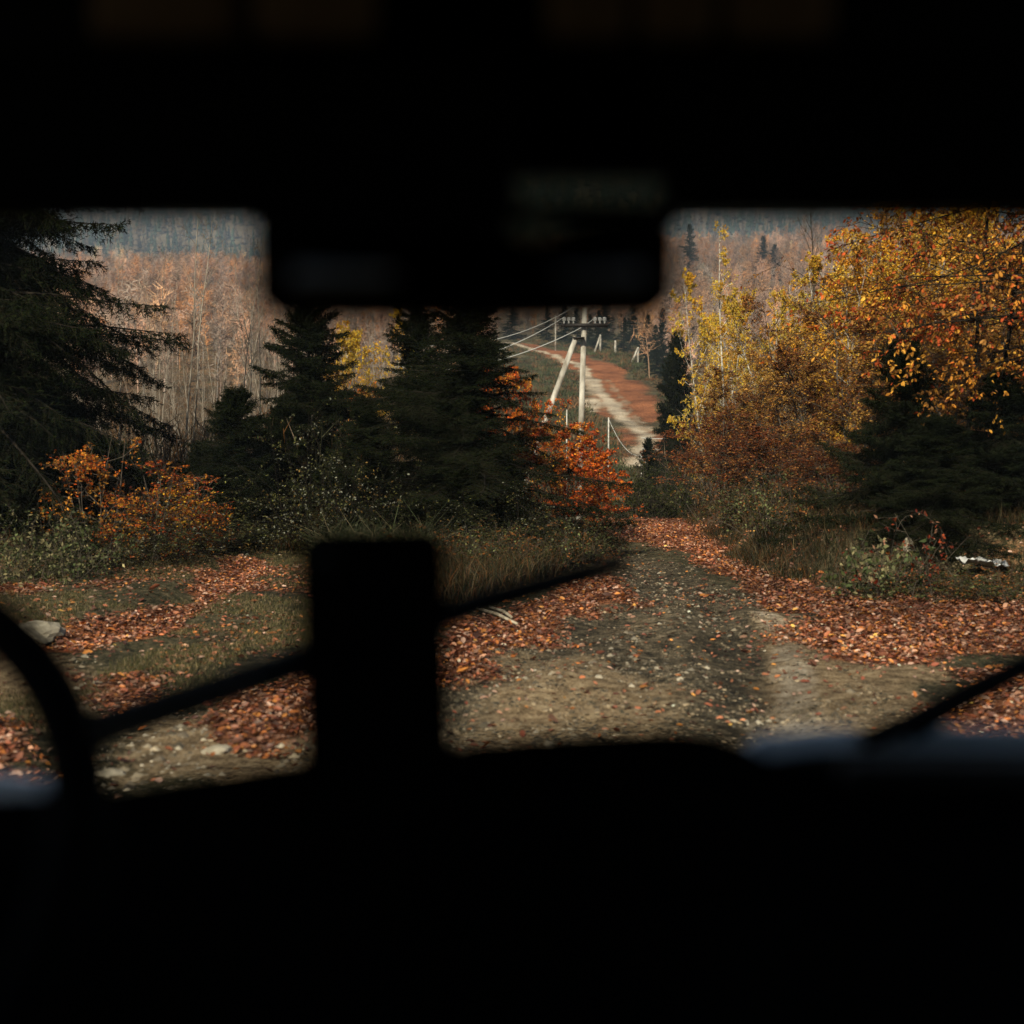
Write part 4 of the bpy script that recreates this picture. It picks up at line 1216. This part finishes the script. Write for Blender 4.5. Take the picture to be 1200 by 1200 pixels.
def rock(px, py, sx, sy, sz_, label, seed, rz=0.0, mat=None, name='rock'):
    rng = np.random.default_rng(seed)
    import bmesh
    bm = bmesh.new()
    bmesh.ops.create_icosphere(bm, subdivisions=3, radius=1)
    for v in bm.verts:
        c = np.array(v.co)
        k = 1 + 0.35 * vnoise(np.array([c[0] * 2 + c[2]]), np.array([c[1] * 2 - c[2]]), 0.8, seed)[0] + 0.2 * vnoise(np.array([c[0] * 2 + c[2]]), np.array([c[1] * 2 - c[2]]), 0.3, seed)[0]
        v.co = Vector((c[0] * sx * k, c[1] * sy * k, max(c[2], -0.4) * sz_ * k))
    me = bpy.data.meshes.new(name); bm.to_mesh(me); bm.free()
    me.materials.append(mat or M_ROCK)
    o = bpy.data.objects.new(name, me); C.objects.link(o)
    x, y = G(px, py)
    o.location = (x, y, float(hz(np.array([x]), np.array([y]))[0]))
    o.rotation_euler = (0, 0, rz)
    return tag(o, label, 'rock')
rock(40, 742, 0.26, 0.32, 0.12, 'pale flat rock beside the steering wheel rim, edge of the grassy clearing', 1, 0.5)
rock(255, 876, 0.10, 0.06, 0.04, 'small pale stone in the leaves just above the dashboard', 2, 0.8)
rock(128, 905, 0.08, 0.06, 0.03, 'small stone lying on bare sand right of the steering wheel rim', 3, 0.2)
rock(1064, 684, 0.07, 0.05, 0.14, 'upright grey stone at the foot of the right bank', 4, 0.2)

for k, (a, b, lab) in enumerate((((558, 722), (606, 738), 'longer pale stick lying on the leaves left of the track'), ((575, 722), (600, 732), 'shorter pale stick lying beside the longer one'))):
    p, q = np.array((*G(*a), 0.0)), np.array((*G(*b), 0.0))
    p[2], q[2] = [float(hz(np.array([v[0]]), np.array([v[1]]))[0]) + 0.06 for v in (p, q)]
    mid = (p + q) / 2 + np.array((0.02, 0.03, 0.01))
    o = capped(Geo(), [np.zeros(3), mid - p, q - p], 0.022, 0.013, 6).build('stick', M_STICK, None, True)
    o.location = p
    tag(o, lab, 'stick', 'sticks on the leaves')

def scrap():
    import bmesh
    rng = np.random.default_rng(5)
    nx, ny = 22, 9
    x0 = at(1150, 657, 14.9)
    V = []
    for i in range(nx):
        for j in range(ny):
            u, v = i / (nx - 1) - 0.5, j / (ny - 1) - 0.5
            w = 1 - 0.5 * abs(u) * 1.2 + 0.25 * math.sin(u * 17)
            V.append((u * 0.58, v * 0.3 * w, 0.05 + 0.015 * math.cos(u * 11) - 0.06 * u + 0.10 * vnoise(np.array([u * 9]), np.array([v * 9]), 1.0, 3)[0] + 0.05 * vnoise(np.array([u * 30]), np.array([v * 30]), 1.0, 4)[0]))
    i = np.arange(nx - 1)[:, None] * ny + np.arange(ny - 1)[None]
    F = np.stack([i, i + ny, i + ny + 1, i + 1], -1).reshape(-1, 4)
    g = Geo(); g.add(V, F)
    o = g.build('plastic_scrap', M_PLASTIC, None, True)
    md = o.modifiers.new('thickness', 'SOLIDIFY'); md.thickness = 0.006
    zg = float(hz(np.array([x0[0]]), np.array([14.9]))[0])
    o.location = (x0[0], 14.9, max(zg + 0.08, x0[2] - 0.06))
    return tag(o, 'crumpled white scrap lying on the right bank', 'litter')
scrap()

# ------------------------------------------------------------------ the vehicle around the camera
veh = empty('off_road_vehicle', (0, 0, 0))
tag(veh, 'black shadowed vehicle cabin framing the view with mirror, visors, wipers and steering wheel', 'vehicle')

def prism_xz(geo, pts_px, Y0, Y1, zlow=None, slope=0.0):
    """a solid whose outline is given at depth Y0 and which runs on to Y1 dropping by slope"""
    P = [at(px, py, Y0) for px, py in pts_px]
    n = len(P)
    A = np.array(P); B = A.copy(); B[:, 1] = Y1; B[:, 2] -= slope * (Y1 - Y0)
    if zlow is not None:
        lowA = A.copy(); lowA[:, 2] = zlow; lowB = B.copy(); lowB[:, 2] = zlow
    V = np.concatenate([A, B, lowA, lowB]) if zlow is not None else np.concatenate([A, B])
    i = np.arange(n - 1)
    F = [np.stack([i, i + 1, n + i + 1, n + i], 1)]
    if zlow is not None:
        F += [np.stack([i, 2 * n + i, 2 * n + i + 1, i + 1], 1), np.stack([n + i, n + i + 1, 3 * n + i + 1, 3 * n + i], 1),
              np.array(((0, n, 3 * n, 2 * n), (n - 1, 3 * n - 1, 4 * n - 1, 2 * n - 1)))]
    geo.add(V, np.concatenate(F))
    return geo

def rbox(name, c, s, r, mat, parent, rot=(0, 0, 0), seg=4):
    import bmesh
    bm = bmesh.new()
    bmesh.ops.create_cube(bm, size=1)
    for v in bm.verts:
        v.co = Vector((v.co.x * s[0], v.co.y * s[1], v.co.z * s[2]))
    bmesh.ops.bevel(bm, geom=bm.edges[:], offset=r, segments=seg, affect='EDGES', profile=0.5)
    me = bpy.data.meshes.new(name); bm.to_mesh(me); bm.free()
    me.polygons.foreach_set('use_smooth', np.ones(len(me.polygons), bool))
    me.materials.append(mat)
    o = bpy.data.objects.new(name, me); C.objects.link(o)
    o.location = c; o.rotation_euler = rot
    if parent: o.parent = parent
    return o

# roof, pillars, body shell
HW = 0.86
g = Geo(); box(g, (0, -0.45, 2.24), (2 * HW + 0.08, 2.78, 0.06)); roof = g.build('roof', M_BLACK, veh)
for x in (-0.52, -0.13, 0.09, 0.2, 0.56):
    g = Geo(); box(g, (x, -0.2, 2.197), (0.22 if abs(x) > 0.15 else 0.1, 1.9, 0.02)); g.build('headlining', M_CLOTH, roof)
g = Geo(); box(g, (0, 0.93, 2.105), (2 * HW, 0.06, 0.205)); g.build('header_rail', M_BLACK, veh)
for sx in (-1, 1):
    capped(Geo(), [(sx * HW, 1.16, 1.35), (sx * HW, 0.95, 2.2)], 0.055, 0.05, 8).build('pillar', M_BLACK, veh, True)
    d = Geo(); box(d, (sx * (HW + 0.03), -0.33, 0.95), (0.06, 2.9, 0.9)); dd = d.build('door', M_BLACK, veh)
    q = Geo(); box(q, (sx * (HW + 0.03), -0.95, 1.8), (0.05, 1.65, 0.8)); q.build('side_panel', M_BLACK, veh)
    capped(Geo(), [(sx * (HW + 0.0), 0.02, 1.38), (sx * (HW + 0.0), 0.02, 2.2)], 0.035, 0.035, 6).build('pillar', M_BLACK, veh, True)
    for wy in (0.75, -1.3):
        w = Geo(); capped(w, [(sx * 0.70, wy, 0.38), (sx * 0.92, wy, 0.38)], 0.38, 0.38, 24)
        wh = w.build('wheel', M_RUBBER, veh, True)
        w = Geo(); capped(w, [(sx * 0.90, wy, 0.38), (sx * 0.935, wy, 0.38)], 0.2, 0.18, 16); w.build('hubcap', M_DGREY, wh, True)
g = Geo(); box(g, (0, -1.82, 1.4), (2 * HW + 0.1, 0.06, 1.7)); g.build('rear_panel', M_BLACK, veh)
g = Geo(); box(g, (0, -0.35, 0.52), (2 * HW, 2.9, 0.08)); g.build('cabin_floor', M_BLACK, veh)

for xa, xb in ((110, 275), (300, 440), (640, 738), (752, 838), (850, 975)):
    a, b = at(xa, 46, 0.82), at(xb, -160, 0.82)
    rbox('headlining', ((a[0] + b[0]) / 2, 0.82, (a[2] + b[2]) / 2), (b[0] - a[0], 0.02, b[2] - a[2]), 0.008, M_CLOTH, roof)
# dashboard
g = Geo()
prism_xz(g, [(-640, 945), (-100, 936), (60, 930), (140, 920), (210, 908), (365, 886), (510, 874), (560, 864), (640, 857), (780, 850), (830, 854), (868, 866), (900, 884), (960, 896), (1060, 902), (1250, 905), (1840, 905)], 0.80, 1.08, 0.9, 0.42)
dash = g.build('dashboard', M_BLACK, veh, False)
g = Geo()
prism_xz(g, [(905, 896), (915, 884), (960, 878), (1060, 878), (1840, 880)], 0.86, 1.06, 0.9, 0.32)
g.build('lit_dash_pad', M_DPAD, dash)  # paler strip painted in for the faintly lit top of the dash
rbox('grab_handle', at(1130, 906, 0.79), (0.16, 0.02, 0.02), 0.008, M_DGREY, dash)
rbox('dash_highlight', at(1082, 903, 0.80), (0.02, 0.02, 0.012), 0.004, M_DGREY, dash)  # small grey block added in place of a highlight on the dash

# cowl and nose below the windscreen
g = Geo()
P = []
for px, py in ((-640, 908), (-100, 908), (30, 918), (90, 940), (200, 940), (500, 925), (840, 905), (900, 866), (1000, 857), (1100, 856), (1250, 858), (1840, 880)):
    P.append(at(px, py, 1.16))
A = np.array(P); prof = ((0, 0, -0.05), (0, 0, 0), (0, 0.05, -0.008), (0, 0.14, -0.06), (0, 0.2, -0.2), (0, 0.24, -0.8))
V = np.concatenate([A + np.array(o_) for o_ in prof]); n = len(A)
i = np.arange(n - 1)
g.add(V, np.concatenate([np.stack([k * n + i, k * n + i + 1, (k + 1) * n + i + 1, (k + 1) * n + i], 1) for k in range(len(prof) - 1)]))
cowl = g.build('cowl', M_PAINT, veh, True)

# windscreen
def slab(geo, c0, c1, x, th=0.005):
    c0, c1 = np.array(c0), np.array(c1)
    nrm = unit(np.cross(np.array((1.0, 0, 0)), c1 - c0)) * th
    q = [np.array((-x, *c0[1:])), np.array((x, *c0[1:])), np.array((x, *c1[1:])), np.array((-x, *c1[1:]))]
    v = np.array(q + [p + nrm for p in q])
    geo.add(v, np.array(((0, 1, 2, 3), (7, 6, 5, 4), (0, 4, 5, 1), (1, 5, 6, 2), (2, 6, 7, 3), (3, 7, 4, 0))))
    return geo
g = slab(Geo(), (0, 1.12, 1.38), (0, 0.986, 1.973), HW - 0.03); ws = g.build('windscreen', M_GLASS, veh)
g = slab(Geo(), (0, 0.9855, 1.975), (0, 0.965, 2.07), HW - 0.03); g.build('tint_band', M_TINT, ws)

q = [at(px, py, 1.0) for px, py in ((570, 240), (800, 240), (792, 262), (660, 286), (570, 292))]
import bmesh as _b
bm = _b.new()
def on_glass(p):
    # slide along the sight line until it meets the glass plane
    a0, a1 = np.array((1.12, 1.38)), np.array((0.986, 1.973))
    d = (p - CAM); e = a1 - a0
    t = ((a0[0] - CAM[1]) * e[1] - (a0[1] - CAM[2]) * e[0]) / (d[1] * e[1] - d[2] * e[0])
    return CAM + d * (t - 0.006)
q = [on_glass(p) for p in q]
fv = [bm.verts.new(p) for p in q]; bv = [bm.verts.new(p + np.array((0, 0.003, 0))) for p in q]
bm.faces.new(fv); bm.faces.new(bv[::-1])
for k in range(5):
    bm.faces.new((fv[(k + 1) % 5], fv[k], bv[k], bv[(k + 1) % 5]))
_b.ops.recalc_face_normals(bm, faces=bm.faces[:])
me = bpy.data.meshes.new('mirror_patch'); bm.to_mesh(me); bm.free(); me.materials.append(M_TINT)
o = bpy.data.objects.new('mirror_patch', me); C.objects.link(o); o.parent = ws

# sun visors
for xa, xb, py in ((-520, 606, 258), (772, 1720, 255)):
    a, b = at(xa, py, 0.86), at(xb, py, 0.86)
    rbox('sun_visor', ((a[0] + b[0]) / 2, 0.855, a[2] + 0.057), (b[0] - a[0], 0.022, 0.114), 0.01, M_BLACK, veh, (-0.1, 0, 0))
# mirror
mc = at(546, 306, 0.70)
import bmesh
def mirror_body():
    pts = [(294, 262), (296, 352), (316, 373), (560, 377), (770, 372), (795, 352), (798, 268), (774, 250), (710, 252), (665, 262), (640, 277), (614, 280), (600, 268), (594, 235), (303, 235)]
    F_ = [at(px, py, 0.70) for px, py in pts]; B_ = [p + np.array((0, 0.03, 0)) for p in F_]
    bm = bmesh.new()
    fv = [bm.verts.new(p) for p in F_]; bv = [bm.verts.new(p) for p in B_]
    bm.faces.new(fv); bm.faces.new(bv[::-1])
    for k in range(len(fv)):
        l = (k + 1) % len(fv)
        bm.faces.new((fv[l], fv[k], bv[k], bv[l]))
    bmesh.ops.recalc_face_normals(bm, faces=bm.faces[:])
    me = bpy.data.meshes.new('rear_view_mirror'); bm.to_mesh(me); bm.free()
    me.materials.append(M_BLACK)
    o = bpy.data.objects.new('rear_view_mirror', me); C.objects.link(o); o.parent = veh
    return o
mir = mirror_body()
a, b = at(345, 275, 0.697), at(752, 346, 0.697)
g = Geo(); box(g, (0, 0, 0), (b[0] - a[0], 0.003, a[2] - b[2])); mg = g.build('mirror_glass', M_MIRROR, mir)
mg.location = ((a[0] + b[0]) / 2, 0.695, (a[2] + b[2]) / 2); mg.rotation_euler = (R(-22), 0, 0)
capped(Geo(), [at(560, 280, 0.72), at(540, 200, 0.88)], 0.012, 0.012, 8).build('mirror_stem', M_BLACK, mir, True)

# wipers, outside the glass
for pts, r in (([(96, 860), (120, 848), (360, 768), (560, 702), (735, 652)], (0.017, 0.0075)), ([(1010, 868), (1060, 846), (1130, 808), (1250, 748), (1500, 630)], (0.011, 0.008))):
    wp = [at(px, py, 1.16) for px, py in pts]
    w = capped(Geo(), wp, r[0], r[1], 8).build('wiper', M_RUBBER, veh, True)
    bp = [np.array(p) + np.array((0, -0.012, -0.012)) for p in wp[1:]]
    capped(Geo(), bp, r[0] * 0.6, r[1] * 0.6, 6).build('wiper_blade', M_RUBBER, w, True)

# steering wheel
sc_ = at(-322, 1022, 0.66)
sw = empty('steering_wheel', tuple(sc_)); sw.parent = veh
sw.rotation_euler = (R(52), 0, 0)
def torus(Rm, r, n=64, k=12, parent=None, name='rim', mat=None):
    g = Geo()
    u = np.arange(n) * 2 * math.pi / n; v = np.arange(k) * 2 * math.pi / k
    U, V_ = np.meshgrid(u, v, indexing='ij')
    P = np.stack([(Rm + r * np.cos(V_)) * np.cos(U), (Rm + r * np.cos(V_)) * np.sin(U), r * np.sin(V_)], -1).reshape(-1, 3)
    idx = np.arange(n * k).reshape(n, k)
    F = np.stack([idx, np.roll(idx, -1, 0), np.roll(np.roll(idx, -1, 0), -1, 1), np.roll(idx, -1, 1)], -1).reshape(-1, 4)
    g.add(P, F)
    return g.build(name, mat, parent, True)
torus(0.189, 0.019, parent=sw, mat=M_BLACK)
capped(Geo(), [(0, 0, -0.05), (0, 0, 0.0)], 0.05, 0.045, 20).build('hub', M_BLACK, sw, True)
for an in (-30, 90 + 120, -90):
    capped(Geo(), [(0, 0, -0.03), (0.182 * math.cos(R(an)), 0.182 * math.sin(R(an)), 0)], 0.012, 0.009, 8).build('spoke', M_BLACK, sw, True)
capped(Geo(), [(0, 0, -0.05), (0, 0, -0.4)], 0.03, 0.03, 12).build('steering_column', M_BLACK, sw, True)

def phone(cx, cy_, cz, w, h, d, rad):
    bm = bmesh.new()
    pts = []
    for sx, sz, a0 in ((1, 1, 0), (-1, 1, 90), (-1, -1, 180), (1, -1, 270)):
        for k in range(7):
            an = R(a0 + 15 * k)
            pts.append((sx * (w / 2 - rad) + rad * math.cos(an), sz * (h / 2 - rad) + rad * math.sin(an)))
    fv = [bm.verts.new((x, -d / 2, z)) for x, z in pts]; bv = [bm.verts.new((x, d / 2, z)) for x, z in pts]
    bm.faces.new(fv); bm.faces.new(bv[::-1]); n = len(pts)
    for k in range(n):
        bm.faces.new((fv[(k + 1) % n], fv[k], bv[k], bv[(k + 1) % n]))
    bmesh.ops.recalc_face_normals(bm, faces=bm.faces[:])
    bmesh.ops.bevel(bm, geom=[e for e in bm.edges if abs(e.verts[0].co.y - e.verts[1].co.y) < 1e-6], offset=0.002, segments=2, affect='EDGES')
    me = bpy.data.meshes.new('phone'); bm.to_mesh(me); bm.free(); me.materials.append(M_BLACK)
    o = bpy.data.objects.new('phone', me); C.objects.link(o); o.location = (cx, cy_, cz); o.rotation_euler = (0, R(-1.2), 0)
    cs = capped(Geo(), [(-0.028, -0.004, h / 2 - 0.02), (-0.028, -0.0085, h / 2 - 0.02)], 0.008, 0.008, 12).build('camera_lens', M_DGREY, o, True)
    return o
# phone standing on the dashboard
a, b = at(348, 615, 0.76), at(530, 615, 0.76)
zt = a[2]; zl = at(440, 905, 0.76)[2]
ph = phone((a[0] + b[0]) / 2, 0.76, (zt + zl) / 2, b[0] - a[0], zt - zl, 0.014, 0.017)
# round its corners in outline
tag(ph, 'black rounded slab like a phone standing upright on the dashboard', 'phone')

# ------------------------------------------------------------------ air
m, nt, out = new_mat('haze')
pv = N(nt, 'ShaderNodeVolumePrincipled')
pv.inputs['Color'].default_value = (0.66, 0.80, 1.0, 1)
pv.inputs['Density'].default_value = 0.00026
nt.links.new(pv.outputs[0], out.inputs['Volume'])
g = Geo(); box(g, (0, 1180, 330), (5600, 2600, 680))
hzb = g.build('haze', m)
tag(hzb, 'thin bluish air over the valley', kind='stuff')
